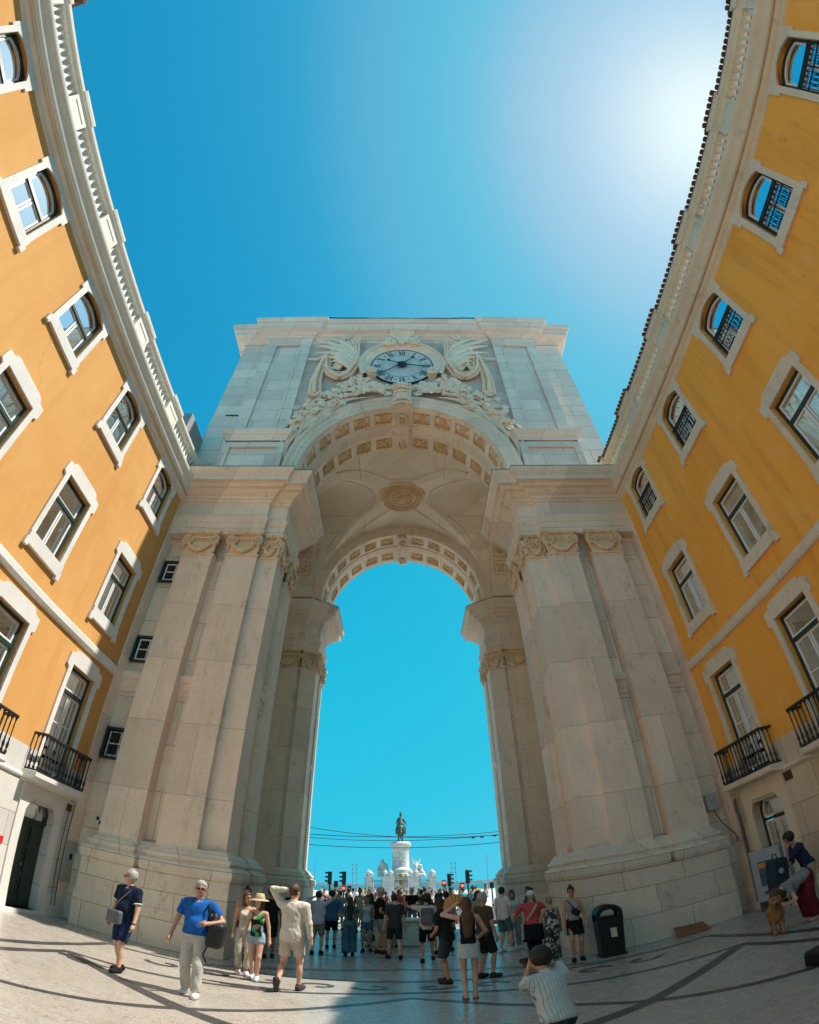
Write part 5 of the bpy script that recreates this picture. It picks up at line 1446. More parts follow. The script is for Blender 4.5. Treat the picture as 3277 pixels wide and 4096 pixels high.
# pennant boats far out
# ------------------------------------------------------------------ small things near the arch
t = thing('litter_bin', 'tall black plastic litter bin with open hood and brass plate against the right plinth', 'bin', (4.26, 12.28, 0), R(-6))
b = MB(); pro = [(-.25, 0), (.25, 0), (.27, .78), (-.27, .78)]
b.prism([(-.24, .0), (.24, .0), (.275, .80), (-.275, .80)], 'y', -.22, .22); b.build('body', M['bin'], t)
b = MB(); arcs = [(.28*math.cos(PI*i/12), .93+.20*math.sin(PI*i/12)) for i in range(13)]; inn = [(.20*math.cos(PI*i/12), .93+.09*math.sin(PI*i/12)) for i in range(13)]
for y0, y1 in ((-.235, -.17), (.17, .235)):
    b.prism([(.28, .80)]+arcs+[(-.28, .80), (-.20, .86)]+inn[::-1]+[(.20, .86)], 'y', y0, y1)
    b.box(-.28, .28, y0, y1, .78, .86)
for i in range(12): b.add([(arcs[i][0], -.235, arcs[i][1]), (arcs[i+1][0], -.235, arcs[i+1][1]), (arcs[i+1][0], .235, arcs[i+1][1]), (arcs[i][0], .235, arcs[i][1])], [(0, 1, 2, 3)])
b.build('hood', M['bin'], t, fix=False)
MB().box(-.02, .11, -.232, -.222, .42, .62).build('plate', M['plate'], t)
MB().box(-.27, .27, -.24, .24, -.0, .05).build('foot', M['bin'], t)
t = thing('cardboard_sheet', 'flattened brown cardboard leaning at the foot of the right plinth', 'cardboard', (6.25, 12.50, 0), R(3))
b = MB(); b.add([(-.42, -.16, .01), (.40, -.20, .01), (.44, .20, .16), (-.30, .26, .20), (-.42, -.16, .03), (.40, -.20, .03), (.44, .20, .18), (-.30, .26, .22)], [(0, 1, 2, 3), (4, 5, 6, 7), (0, 1, 5, 4), (1, 2, 6, 5), (2, 3, 7, 6), (3, 0, 4, 7)])
b.build('sheet', M['card'], t)
t = thing('junction_box', 'grey metal junction box fixed to the stone wall beside the right building', 'electrical box', (7.98, 13.42, 3.0))
MB().cbox(-.17, .17, -.10, .09, -.22, .22, .02).build('case', M['metal_box'], t); MB().ell((0, -.1, 0), .02, .015, .02).build('lock', M['black_iron'], t)
MB().tube([(.02, -.02, -.22), (.05, -.25, -.6), (.10, -.62, -.95), (.22, -.5, -1.1), (.3, -.3, -1.15)], .014, 5).build('cable', M['cable'], t)
t = thing('meter_cabinet', 'flat grey meter cabinet door between the green door and the left plinth', 'cabinet', (-8.20, 13.22, 0))
MB().box(-.02, .03, -.22, .22, .95, 2.02).build('door', M['metal_box'], t); MB().box(.03, .04, -.06, .06, 1.55, 1.70).build('window', M['dark_room'], t)
t = thing('mosaic_tile', 'small black and white chequered tile on the stone left of the outer pilaster', 'tile', (CX-7.82, 13.515, 2.72))
b = MB().box(-.09, .0, -.02, .0, 0, .09).box(0, .09, -.02, 0, -.09, 0); b.build('dark_squares', M['black_iron'], t); MB().box(-.09, 0, -.02, 0, -.09, 0).box(0, .09, -.02, 0, 0, .09).build('light_squares', M['white_ink'], t)
t = thing('poster_board', 'pale poster board with an orange and blue print before the glazed door', 'poster board', (8.05, 11.75, 0), R(-68))
b = MB().box(-.42, .42, -.02, .02, .25, 1.5); b.build('panel', plain('pale board', (.34, .38, .40), .5, .3, var=.05), t)
MB().box(-.24, .18, -.026, -.02, .62, 1.22).build('picture', plain('blue print', (.05, .11, .15), .5, .3, var=.5, sc=9), t); MB().box(-.22, .10, -.032, -.026, 1.06, 1.18).build('orange_band', plain('orange print', (.55, .25, .03), .5, .3), t)
MB().box(-.2, .1, -.026, -.02, .42, .50).build('caption', plain('navy print', (.05, .06, .16), .5), t)
MB().box(-.42, -.38, -.02, .3, 0, .25).build('foot', M['steel'], t); MB().box(.38, .42, -.02, .3, 0, .25).build('foot', M['steel'], t)
t = thing('instrument_case', 'low black case lying on the setts at the right edge', 'case', (4.95, 5.95, 0), R(8))
def cs(P):
    q = np.abs(P-np.array([0, 0, .11]))-np.array([.46, .16, .07]); return np.linalg.norm(np.maximum(q, 0), axis=-1)+np.minimum(q.max(-1), 0)-.04
sdf_obj('shell', cs, (-.6, -.3, -.02), (.6, .3, .3), .03, M['bin'], t)
MB().tube([(-.12, -.20, .12), (-.10, -.25, .13), (.10, -.25, .13), (.12, -.20, .12)], .015, 5).build('handle', M['black_iron'], t)
# ------------------------------------------------------------------ people
CLOTH = {}
def cloth(c, pat=None):
    key = (tuple(c), pat)
    if key in CLOTH: return CLOTH[key]
    nm = 'cloth'
    if pat is None:
        k = N(nm); n = k.noise(9, 4, .6, k.pos(obj=True)); k.bump(k.noise(14, 3, .6, k.pos((1, 1, .5), obj=True)), .5, .03)
        m = k.out(k.ramp(n, (.3, tuple(x*.86 for x in c)), (.7, tuple(min(1, x*1.1) for x in c))), .85, .15)
    elif pat == 'stripes':
        k = N('striped cloth'); w = k.n('TexWave', _wave_type='BANDS', _bands_direction='X'); k.set(w.inputs['Vector'], k.pos(obj=True)); w.inputs['Scale'].default_value = 4.2; w.inputs['Distortion'].default_value = .8
        m = k.out(k.ramp(w.outputs['Fac'], (.25, c), (.42, (.30, .42, .48)), (.5, (.07, .10, .15)), (.58, (.30, .42, .48)), (.8, c)), .85, .15)
    else:
        k = N('floral cloth'); v = k.n('TexVoronoi'); k.set(v.inputs['Vector'], k.pos(obj=True)); v.inputs['Scale'].default_value = 13 if pat == 'floral' else 17
        sp = k.n('SeparateColor'); k.set(sp.inputs[0], v.outputs['Color'])
        if pat == 'floral': cr = k.ramp(sp.outputs[0], (.0, c), (.42, c), (.46, (.03, .25, .07)), (.66, (.04, .32, .16)), (.72, (.35, .25, .14)), (.82, (.22, .30, .42)), (.9, c))
        else: cr = k.ramp(sp.outputs[0], (.0, c), (.5, c), (.55, (.50, .48, .44)), (.8, (.30, .30, .28)), (.9, c))
        cr.node.color_ramp.interpolation = 'CONSTANT'
        m = k.out(cr, .85, .15)
    CLOTH[key] = m
    return m
SKIN = {}
def skin(t):
    if t not in SKIN:
        c = {'fair': (.58, .34, .24), 'tan': (.46, .25, .155), 'brown': (.28, .14, .085)}[t]
        k = N('skin'); n = k.noise(12, 3, .6, k.pos(obj=True)); k.b.inputs['Subsurface Weight'].default_value = .08
        k.b.inputs['Subsurface Radius'].default_value = (.02, .008, .004)
        SKIN[t] = k.out(k.ramp(n, (.3, tuple(x*.88 for x in c)), (.7, tuple(x*1.08 for x in c))), .5, .35)
    return SKIN[t]
HAIR = {}
def hairm(c):
    if c not in HAIR:
        q = {'dark': (.014, .010, .008), 'brown': (.075, .035, .016), 'grey': (.34, .33, .32), 'blond': (.32, .19, .08)}[c]
        k = N('hair'); n = k.noise(30, 4, .7, k.pos((1, 1, .15), obj=True)); k.bump(n, .8, .02)
        HAIR[c] = k.out(k.ramp(n, (.3, tuple(x*.6 for x in q)), (.7, tuple(x*1.5 for x in q))), .5, .4)
    return HAIR[c]
M['eye'] = plain('dark eye', (.012, .01, .01), .3, .5); M['lips'] = plain('lips', (.33, .12, .10), .5, .3)
M['shades'] = plain('sunglasses', (.008, .008, .009), .12, .6)
M['straw'] = plain('straw', (.52, .38, .22), .8, .2, var=.2, sc=40)

def ik(a, t, l1, l2, pole):
    a, t = np.array(a, float), np.array(t, float); d = t-a; L = np.linalg.norm(d)
    L2 = min(L, (l1+l2)*.995); d = d/max(L, 1e-6); t = a+d*L2
    x = (l1*l1-l2*l2+L2*L2)/(2*L2); h = math.sqrt(max(0, l1*l1-x*x))
    p = np.array(pole, float); p = p-d*(p@d); p /= max(np.linalg.norm(p), 1e-6)
    return a+d*x+p*h, t
def rx(v, a, o):
    v = np.array(v, float)-o; c, s = math.cos(a), math.sin(a)
    return np.array([v[0], v[1]*c+v[2]*s, -v[1]*s+v[2]*c])+o        # positive leans forward (+y)
def rotz(v, a):
    c, s = math.cos(a), math.sin(a); return np.array([v[0]*c-v[1]*s, v[0]*s+v[1]*c, v[2]])

def make_person(name, label, loc, rz, H=1.72, w=1.0, sk='fair', hair='dark', hairstyle='short', fem=False, lean=0, hipz=.94, feet=None, hands=None, poles=None, kneep=None, head=(0, 0),
                top=None, low=None, shoes=(.02, .02, .02), glasses=False, vox=.02, fingers=False, group=None, extra=None, belly=0.0, liftheel=None):
    """facing +y before turning. top=(kind,color,pattern,sleeve,hem), low=(kind,color,pattern,length)"""
    s = H/1.75
    o = np.array([0, 0, hipz]); la = R(lean)
    U = lambda p: rx(p, la, o)                                     # upper body frame
    dz = hipz-.94
    sw = (.165 if fem else .19)*w
    hip = {q: np.array([q*.092, 0, hipz-.02]) for q in (-1, 1)}
    feet = feet or {-1: (-.10, -.05, 0), 1: (.10, .10, 0)}
    knee, ank = {}, {}
    for q in (-1, 1):
        f = np.array(feet[q], float)
        knee[q], ank[q] = ik(hip[q], f+np.array([0, -.02, .085]), .43, .43, (kneep or {}).get(q, (q*.12, 1, 0)))
    sh = {q: U((q*sw, 0, 1.415+dz)) for q in (-1, 1)}
    hands = hands or {}
    elb, wr = {}, {}
    for q in (-1, 1):
        t = np.array(hands.get(q, (q*(sw+.09), .06, .80+dz)), float)
        elb[q], wr[q] = ik(sh[q], t, .285, .26, (poles or {}).get(q, (q*.5, -1, -.2)))
    nk0, nk1 = U((0, -.015, 1.44+dz)), U((0, .005, 1.55+dz))
    hc = U((0, .025, 1.635+dz))
    yaw, pit = R(head[0]), R(head[1])
    def toH(P):                                                     # head frame: +y face
        q = P-hc; c, s_ = math.cos(-yaw), math.sin(-yaw)
        x, y, z = q[..., 0]*c-q[..., 1]*s_, q[..., 0]*s_+q[..., 1]*c, q[..., 2]
        a = pit+la*.6; c, s_ = math.cos(a), math.sin(a)
        return np.stack([x, y*c-z*s_, y*s_+z*c], -1)
    tl = lambda P: (lambda q: np.stack([q[..., 0], q[..., 1]*math.cos(la)-q[..., 2]*math.sin(la), q[..., 1]*math.sin(la)+q[..., 2]*math.cos(la)], -1)+o)(P-o)
    def torso(P, e=0.0):
        T = tl(P); z = dz
        L = [ellip(T, (0, -.01, .955+z), ((.168 if fem else .160)*w+e, .118*(.6+.4*w)+e, .13+e)),
             seg(T, (0, .0, 1.02+z), (0, .005, 1.30+z), (.122 if fem else .138)*w+e, (.140 if fem else .160)*w+e, (1, 1.38, 1)),
             seg(T, (-sw+.055, -.01, 1.405+z), (sw-.055, -.01, 1.405+z), .062+e, .062+e)]
        if belly: L.append(ellip(T, (0, .06, 1.10+z), (.13+e, .09+belly+e, .15+e)))
        if fem: L += [ellip(T, (q*.068, .085, 1.275+z), (.062+e, .062+e, .062+e)) for q in (-1, 1)]
        return smins(L, .05)
    def headf(P):
        h = toH(P)
        L = [ellip(h, (0, -.012, .018), (.077, .098, .100)), ellip(h, (0, .020, -.050), (.056, .066, .068)), seg(h, (0, .084, -.004), (0, .104, -.028), .010, .014)]
        L += [ellip(h, (q*.078, -.01, -.012), (.013, .024, .034)) for q in (-1, 1)]
        d = smins(L, .018)
        for q in (-1, 1): d = np.maximum(d, -(np.linalg.norm(h-np.array([q*.031, .103, .004]), axis=-1)-.017))
        return d
    def armf(P, q, e=0.0, frac=2.0):
        L = [seg(P, sh[q], elb[q], .050*(.7+.3*w)+e, .039+e)]
        if frac > 1: L.append(seg(P, elb[q], wr[q], .039+e, .027+e))
        return smins(L, .02)
    def legf(P, q, e=0.0):
        return smins([seg(P, hip[q], knee[q], .088*(.6+.4*w)+e, .054+e), seg(P, knee[q], ank[q], .052+e, .036+e), ellip(P, knee[q]*.6+ank[q]*.4+np.array([0, -.02, 0]), (.048+e, .052+e, .10+e))], .03)
    fdir = {}
    for q in (-1, 1):
        d = wr[q]-elb[q]; fdir[q] = d/max(np.linalg.norm(d), 1e-6)
    def footdir(q):
        k = (liftheel or {}).get(q, 0); return np.array([q*.10, math.cos(R(k)), -math.sin(R(k))])
    def foot(P, q, e=0.0):
        a = ank[q]; d = footdir(q); hl = a+np.array([0, -.035, -.045]) if not (liftheel or {}).get(q) else a-d*.05+np.array([0, -.05, 0])
        b = hl+d*.20
        r = seg(P, hl, b, .038+e, .030+e, (1, 1, 1.0)); r = smin(r, seg(P, a, hl+d*.08, .038+e, .034+e), .03)
        return r
    def bodyf(P):
        L = [torso(P), seg(P, nk0, nk1, .060*(.6+.4*w), .054)]
        for q in (-1, 1):
            L += [armf(P, q), legf(P, q), foot(P, q)]
            L.append(seg(P, wr[q], wr[q]+fdir[q]*.075, .027, .034))
        return smin(smins(L, .03), headf(P), .02)
    pts = np.array([*hip.values(), *knee.values(), *ank.values(), *sh.values(), *elb.values(), *wr.values(), hc])
    lo, hi = pts.min(0)-np.array([.2, .3, .16]), pts.max(0)+np.array([.2, .3, .24]); lo[2] = max(lo[2], -.06)
    mats = [skin(sk), M['eye'], M['lips']]
    def fmat(C):
        h = toH(C); r = np.zeros(len(C), int)
        for q in (-1, 1): r[(np.linalg.norm((h-np.array([q*.031, .09, .006]))*np.array([1, .6, 1.5]), axis=-1) < .0165)] = 1
        r[(np.abs(h[:, 0]) < .024) & (h[:, 1] > .06) & (np.abs(h[:, 2]+.052) < .009)] = 2
        r[(np.abs(np.abs(h[:, 0])-.033) < .020) & (h[:, 1] > .06) & (np.abs(h[:, 2]-.030) < .006)] = 1
        return r
    V, Q = nets(bodyf, lo, hi, vox)
    if vox < .03:
        # face and skull again at a finer grid would change the seam: keep one surface, refine the fingers below
        pass
    fm = fmat(V[Q].mean(1))
    V = [tuple(p) for p in V]; F = [tuple(f) for f in Q.tolist()]; fm = fm.tolist()
    if fingers:
        for q in (-1, 1):
            d = fdir[q]; palm = wr[q]+d*.075
            inn = np.array([-q, .2, 0]); inn = inn-d*(inn@d); inn /= np.linalg.norm(inn); sd = np.cross(d, inn)
            b = MB()
            for i, (off, L) in enumerate(((-.027, .060), (-.009, .072), (.009, .068), (.026, .052))):
                p0 = palm+sd*off-d*.02; p1 = p0+d*(.02+L*.5)+inn*.006; p2 = p1+d*L*.35+inn*L*.25; p3 = p2+d*L*.12+inn*L*.28
                b.tube([p0, p1, p2, p3], [.0105, .0098, .009, .006], 6)
            s2 = sd*(1 if (sd@np.array([0, 1, 0])) > 0 else -1)
            p0 = wr[q]+d*.03+s2*.02; b.tube([p0, p0+d*.03+s2*.022+inn*.01, p0+d*.06+s2*.026+inn*.02], [.012, .011, .007], 6)
            n = len(V); V += b.v; F += [tuple(n+i for i in f) for f in b.f]; fm += [0]*len(b.f)
    V = [tuple(np.array(p)*s) for p in V]
    root = mesh_obj(name, V, F, mats, None, 180, False, fm)
    root.location = loc; root.rotation_euler = (0, 0, R(rz))
    tag(root, label, 'person', group)
    def garment(nm, fn, m, l2=None, h2=None, v=vox):
        a = lo if l2 is None else np.array(l2); c = hi if h2 is None else np.array(h2)
        Vg, Qg = nets(fn, a, c, v)
        if len(Qg): return mesh_obj(nm, (Vg*s), Qg.tolist(), m, root, 180, False)
    e = .014
    # upper garment
    if top:
        kind, col, pat, sl, hem = (list(top)+[None]*5)[:5]
        hem = .90 if hem is None else hem
        def topf(P):
            T = tl(P)
            d = torso(P, e+.006)
            loose = seg(T, (0, 0, hem+dz+.05), (0, .0, 1.2+dz), .150*w+.02, .14*w, (1, 1.25, 1)); d = smin(d, loose, .05)
            if kind == 'tank': d = np.maximum(d, np.abs(T[..., 0])-(sw-.035)); d = np.maximum(d, T[..., 2]-(1.44+dz)); d = np.maximum(d, -(np.linalg.norm(T-np.array([0, .06, 1.49+dz]), axis=-1)-.115))
            else:
                for q in (-1, 1):
                    fr = sl if sl is not None else .62
                    if fr <= 1:
                        c = sh[q]+(elb[q]-sh[q])*fr; dd = (elb[q]-sh[q])/np.linalg.norm(elb[q]-sh[q])
                        a = np.maximum(seg(P, sh[q], elb[q], .066*(.7+.3*w), .060), (P-c)@dd)
                    else:
                        c = elb[q]+(wr[q]-elb[q])*min(.97, fr-1); dd = (wr[q]-elb[q])/np.linalg.norm(wr[q]-elb[q])
                        a = smin(seg(P, sh[q], elb[q], .066*(.7+.3*w), .056), np.maximum(seg(P, elb[q], wr[q], .056, .044), (P-c)@dd), .02)
                    d = smin(d, a, .025)
                d = np.maximum(d, -(np.linalg.norm((P-U((0, .03, 1.515+dz)))*np.array([1, .8, 1]), axis=-1)-.085))
            d = d-.0055*np.sin(T[..., 2]*46+5*np.sin(T[..., 0]*13+T[..., 1]*9))*np.sin(T[..., 0]*17-T[..., 2]*11+T[..., 1]*15)
            return np.maximum(d, (hem+dz)-T[..., 2])
        garment('shirt' if kind != 'tank' else 'top', topf, cloth(col, pat))
    if low:
        kind, col, pat, ln = (list(low)+[None]*4)[:4]
        waist = 1.02+dz
        def lowf(P):
            T = tl(P)
            d = np.maximum(torso(P, e), T[..., 2]-waist)
            if kind in ('shorts', 'trousers', 'wide'):
                for q in (-1, 1):
                    if kind == 'shorts':
                        c = hip[q]+(knee[q]-hip[q])*ln; dd = (knee[q]-hip[q])/np.linalg.norm(knee[q]-hip[q])
                        a = np.maximum(seg(P, hip[q], knee[q], .105*(.6+.4*w), .088), (P-c)@dd)
                    else:
                        k = .075 if kind == 'wide' else .02
                        dd = (ank[q]-knee[q])/np.linalg.norm(ank[q]-knee[q]); c = knee[q]+(ank[q]-knee[q])*(ln or .97)
                        a = smin(seg(P, hip[q], knee[q], .104*(.6+.4*w), .066+k*.7), np.maximum(seg(P, knee[q], ank[q], .064+k*.7, .056+k), (P-c)@dd), .03)
                    d = smin(d, a, .03)
            else:                                                   # skirt or dress: a flaring cone
                zt, zb = waist-.05, hipz-ln
                rr = .155*w+.02+(waist-P[..., 2])*(.10 if kind == 'skirt' else .16)
                cy = 0.0
                q = np.sqrt(P[..., 0]**2+(1.28*(P[..., 1]-cy))**2)-rr
                a = np.maximum(np.maximum(q, zb-P[..., 2]), P[..., 2]-zt)
                d = smin(d, a, .03)
                if kind == 'skirt': d = np.maximum(d, zb-P[..., 2])
            d = d-.0055*np.sin(P[..., 2]*30+6*np.sin(P[..., 0]*16))*np.sin(P[..., 0]*22+P[..., 1]*18)
            return np.maximum(d, P[..., 2]-(waist+.25))
        garment({'shorts': 'shorts', 'trousers': 'trousers', 'wide': 'trousers', 'skirt': 'skirt', 'dress': 'dress_skirt'}[kind], lowf, cloth(col, pat))
    if shoes:
        for q in (-1, 1):
            a = ank[q]
            def shoef(P, q=q):
                d = foot(P, q, .014)
                if not (liftheel or {}).get(q): d = np.maximum(d, -P[..., 2]+.002)
                return np.maximum(d, P[..., 2]-(a[2]+.035)) if not (liftheel or {}).get(q) else d
            garment('shoe', shoef, cloth(shoes), a-np.array([.16, .30, .24]), a+np.array([.16, .32, .12]), min(vox, .018))
    # hair
    if hairstyle:
        def hairf(P):
            h = toH(P)
            d = ellip(h, (0, -.018, .028), (.090, .108, .112))
            cut = np.minimum(h[..., 1]-.030, .055-h[..., 2]+.25*(h[..., 1]-.03))
            d = np.maximum(d, np.maximum(cut, -h[..., 2]-.065))
            if hairstyle == 'bald': d = np.maximum(d, h[..., 2]-.03)
            if hairstyle == 'long':
                T = tl(P); d = smin(d, seg(h, (0, -.07, -.02), (0, -.10, -.20), .080, .075, (1, 1.3, 1)), .03)
                d = smin(d, seg(T, (0, -.135, 1.46+dz), (0, -.155, 1.12+dz), .085, .055, (.75, 1.5, 1)), .04)
            if hairstyle == 'bob': d = smin(d, np.maximum(seg(h, (0, -.04, 0), (0, -.05, -.12), .095, .085), h[..., 1]-.03), .03)
            if hairstyle == 'bun': d = smin(d, ellip(h, (0, -.07, .125), (.045, .045, .04)), .015)
            if hairstyle == 'afro': d = smin(d, ellip(h, (0, -.03, .05), (.125, .13, .12)), .02); d = np.maximum(d, h[..., 1]-.06)
            return d-.005*np.sin(h[..., 0]*95+4*np.sin(h[..., 2]*30))*np.sin(h[..., 2]*38+h[..., 1]*45)
        l2 = hc-np.array([.24, .28, .70 if hairstyle == 'long' else .24]); h2 = hc+np.array([.24, .24, .26])
        garment('hair', hairf, hairm(hair), l2, h2, min(vox, .018))
    def headpt(p):                                                   # from head frame to object space
        x, y, z = p; a = -(pit+la*.6); c, s_ = math.cos(a), math.sin(a); y, z = y*c-z*s_, y*s_+z*c
        return (rotz((x, y, z), yaw)+hc)*s
    if glasses:
        b = MB(lambda p: tuple(headpt(p)))
        for q in (-1, 1): b.ell((q*.033, .098, .004), .027, .012, .021, 10, 6)
        b.box(-.02, .02, .098, .106, .004, .012)
        for q in (-1, 1): b.box(*sorted((q*.06, q*.085)), -.01, .095, .004, .013) if False else b.box(*sorted((q*.074, q*.081)), -.01, .09, .004, .012)
        b.build('sunglasses', M['shades'], root, smooth=60)
    if extra == 'collar':
        b = MB(lambda q: tuple(U(np.array(q))*s)); n = 20; vs = []
        for i in range(n+1):
            a = PI/2+.32+(2*PI-.64)*i/n; c0, s0 = math.cos(a), math.sin(a)
            vs += [(.066*c0, -.008+.062*s0, 1.505+dz+.012*(-s0)), (.088*c0, -.006+.082*s0, 1.462+dz-.018*max(0, s0))]
        b.add(vs, [(2*i, 2*i+1, 2*i+3, 2*i+2) for i in range(n)])
        b.build('collar', cloth(top[1]), root, smooth=180, fix=False)
    return dict(root=root, s=s, U=U, sh=sh, elb=elb, wr=wr, hip=hip, hc=hc, headpt=headpt, dz=dz, loc=loc, rz=rz, fdir=fdir)

def carried(p, name, label, cat, fn, lo, hi, vox, m, extra=None):
    """a thing the person carries: top-level, placed in the person's frame"""
    t = thing(name, label, cat, p['loc'], R(p['rz']))
    o = sdf_obj('body', fn, lo, hi, vox, m, t)
    for k in range(0): pass
    if extra: extra(t)
    return t
def rbox(P, c, h, r, rot=0.0):
    q = P-np.array(c)
    if rot: cs_, sn = math.cos(rot), math.sin(rot); q = np.stack([q[..., 0]*cs_-q[..., 2]*sn, q[..., 1], q[..., 0]*sn+q[..., 2]*cs_], -1)
    q = np.abs(q)-np.array(h); return np.linalg.norm(np.maximum(q, 0), axis=-1)+np.minimum(q.max(-1), 0)-r

near = dict(vox=.017, fingers=True)
# --- sunlit side
p = make_person('person', 'person in navy polo and shorts walking with head turned aside, grey bag at waist', (-4.33, 8.95, 0), 163, 1.74, 1.08, 'fair', 'grey', 'short', head=(-44, 0), glasses=True, belly=.03,
    feet={-1: (-.10, .16, 0), 1: (.09, -.10, 0)}, hands={1: (.34, .02, .80), -1: (-.30, .12, .80)}, top=('shirt', (.010, .018, .042), None, .72, .88), extra='collar', low=('shorts', (.014, .026, .075), None, .92), shoes=(.012, .012, .013), **near)
def ex(t):
    MB().tube([(.15, .18, 1.0), (.02, .185, 1.2), (-.13, .11, 1.42)], .008, 5).build('strap', M['steel'], t)
carried(p, 'crossbody_bag', 'shiny grey crossbody bag worn at the waist over navy shorts', 'bag', lambda P: rbox(P, (.05, .205, .935), (.115, .025, .085), .03), (-.2, .1, .75), (.3, .32, 1.1), .018, plain('shiny grey leather', (.085, .10, .115), .35, .4), ex)
b = MB(lambda q: tuple(np.array(q)*p['s'])); ring = p['wr'][-1]
b.tube([tuple(ring+np.array([.034*math.cos(a*PI/5), .034*math.sin(a*PI/5), .012])) for a in range(11)], .010, 5); b.build('wrist_watch', M['black_iron'], p['root'])
for q in (-1, 1):
    c = p['sh'][q]+(p['elb'][q]-p['sh'][q])*.70; d = Vector(p['elb'][q]-p['sh'][q]).normalized(); u = d.orthogonal().normalized(); w_ = d.cross(u)
    b = MB(lambda v: tuple(np.array(v)*p['s'])); b.tube([tuple(Vector(c)+(u*math.cos(a*PI/8)+w_*math.sin(a*PI/8))*.064) for a in range(17)], .010, 5); b.build('sleeve_trim', M['white_ink'], p['root'])

p = make_person('person', 'person in bright blue polo and pale grey jeans walking towards us in sunglasses', (-2.98, 8.52, 0), 186, 1.77, 1.10, 'tan', 'grey', 'short', head=(14, 0), glasses=True, belly=.035,
    feet={-1: (-.10, .18, 0), 1: (.11, -.10, 0)}, hands={1: (.36, .10, .84), -1: (-.22, .24, 1.16)}, poles={-1: (-.9, -.6, -.3)}, top=('shirt', (.012, .105, .40), None, .68, .95), extra='collar', low=('trousers', (.48, .46, .43), None, .98), shoes=(.70, .70, .70), **near)
def ex(t):
    MB().tube([(-.17, -.02, 1.49), (-.17, .12, 1.42), (-.24, .15, 1.2)], [.02, .022, .02], 6, .4).build('strap', M['bin'], t)
    MB().tube([(-.22, .12, .84), (-.17, .18, .70), (-.22, .16, .58)], .012, 5).build('loose_strap', M['bin'], t)
carried(p, 'backpack', 'black backpack held under the arm of the bright blue polo', 'backpack', lambda P: smin(rbox(P, (-.31, .04, 1.00), (.05, .09, .13), .07, -.12), ellip(P, (-.28, .06, 1.22), (.06, .09, .12)), .06), (-.55, -.2, .65), (-.05, .35, 1.5), .02, plain('black nylon', (.012, .013, .015), .55, .4), ex)

p = make_person('person', 'person in black leafy sleeveless top and denim shorts walking under a straw hat', (-2.64, 10.85, 0), 184, 1.58, .95, 'fair', 'brown', 'bob', True, head=(-26, 0), feet={-1: (-.06, .12, 0), 1: (.06, -.10, 0)}, hands={-1: (-.28, .05, .82), 1: (.27, .05, .80)},
    top=('tank', (.012, .014, .013), 'floral', None, .93), low=('shorts', (.30, .40, .50), None, .34), shoes=(.50, .55, .60), vox=.018, fingers=True)
t = thing('sun_hat', 'broad straw hat with pale crown worn above the leafy top', 'hat', p['loc'], R(p['rz']))
b = MB(lambda q: tuple(p['headpt']((q[0], q[1], q[2])))); b.lathe((0, -.01, .075), [(.190, -.035), (.17, -.02), (.105, .0), (.10, .03), (.088, .095), (.05, .115), (.0, .112), (.0, .10), (.085, .0), (.17, -.03)], 24, 1, 1.1)
b.build('brim', M['straw'], t, smooth=60); b = MB(lambda q: tuple(p['headpt'](q))); b.lathe((0, -.01, .075), [(.106, .002), (.104, .03), (.098, .03), (.100, .002)], 24, 1, 1.1); b.build('band', cloth((.50, .45, .40)), t)

make_person('person', 'person in a pale patterned jumpsuit half hidden behind the straw hat', (-2.98, 11.25, 0), 200, 1.62, .95, 'tan', 'brown', 'bob', True, head=(20, 0), feet={-1: (-.07, .14, 0), 1: (.07, -.06, 0)}, top=('tank', (.45, .42, .36), 'print', None, .95), low=('trousers', (.42, .40, .34), 'print', .80), shoes=(.65, .6, .6), vox=.02)
make_person('person', 'person in a mint top and sunglasses standing in shade by the left plinth', (-3.35, 12.55, 0), 215, 1.70, .95, 'tan', 'dark', 'bun', True, head=(-20, 0), glasses=True, top=('tank', (.30, .42, .36), None, None, .90), low=('trousers', (.05, .05, .06), None), shoes=(.03, .03, .03), vox=.02)
make_person('person', 'person in black tee and shorts in the shade behind the straw hat', (-3.15, 14.2, 0), 20, 1.72, 1.0, 'brown', 'dark', 'afro', top=('shirt', (.015, .015, .017), None, .7, .86), low=('shorts', (.02, .02, .022), None, .9), vox=.024)
make_person('person', 'person in black tee and black shorts standing deep in the left passage', (-3.3, 17.6, 0), 150, 1.70, 1.05, 'brown', 'dark', 'short', top=('shirt', (.010, .010, .012), None, .8, .84), low=('shorts', (.010, .010, .012), None, .8), vox=.024)

p = make_person('person', 'person seen from behind in cream long-sleeved shirt and beige shorts, scratching head', (-1.86, 10.12, 0), -8, 1.86, 1.10, 'fair', 'brown', 'short', head=(-24, 0), feet={-1: (-.12, -.22, .10), 1: (.10, .16, 0)}, liftheel={-1: 68},
    hands={-1: (-.10, -.03, 1.66), 1: (.31, .04, .80)}, poles={-1: (-1, -.1, .25), 1: (.6, -1, 0)}, top=('shirt', (.62, .56, .47), None, 1.90, .84), extra='collar', low=('shorts', (.50, .43, .35), None, .80), shoes=(.055, .05, .05), **near)
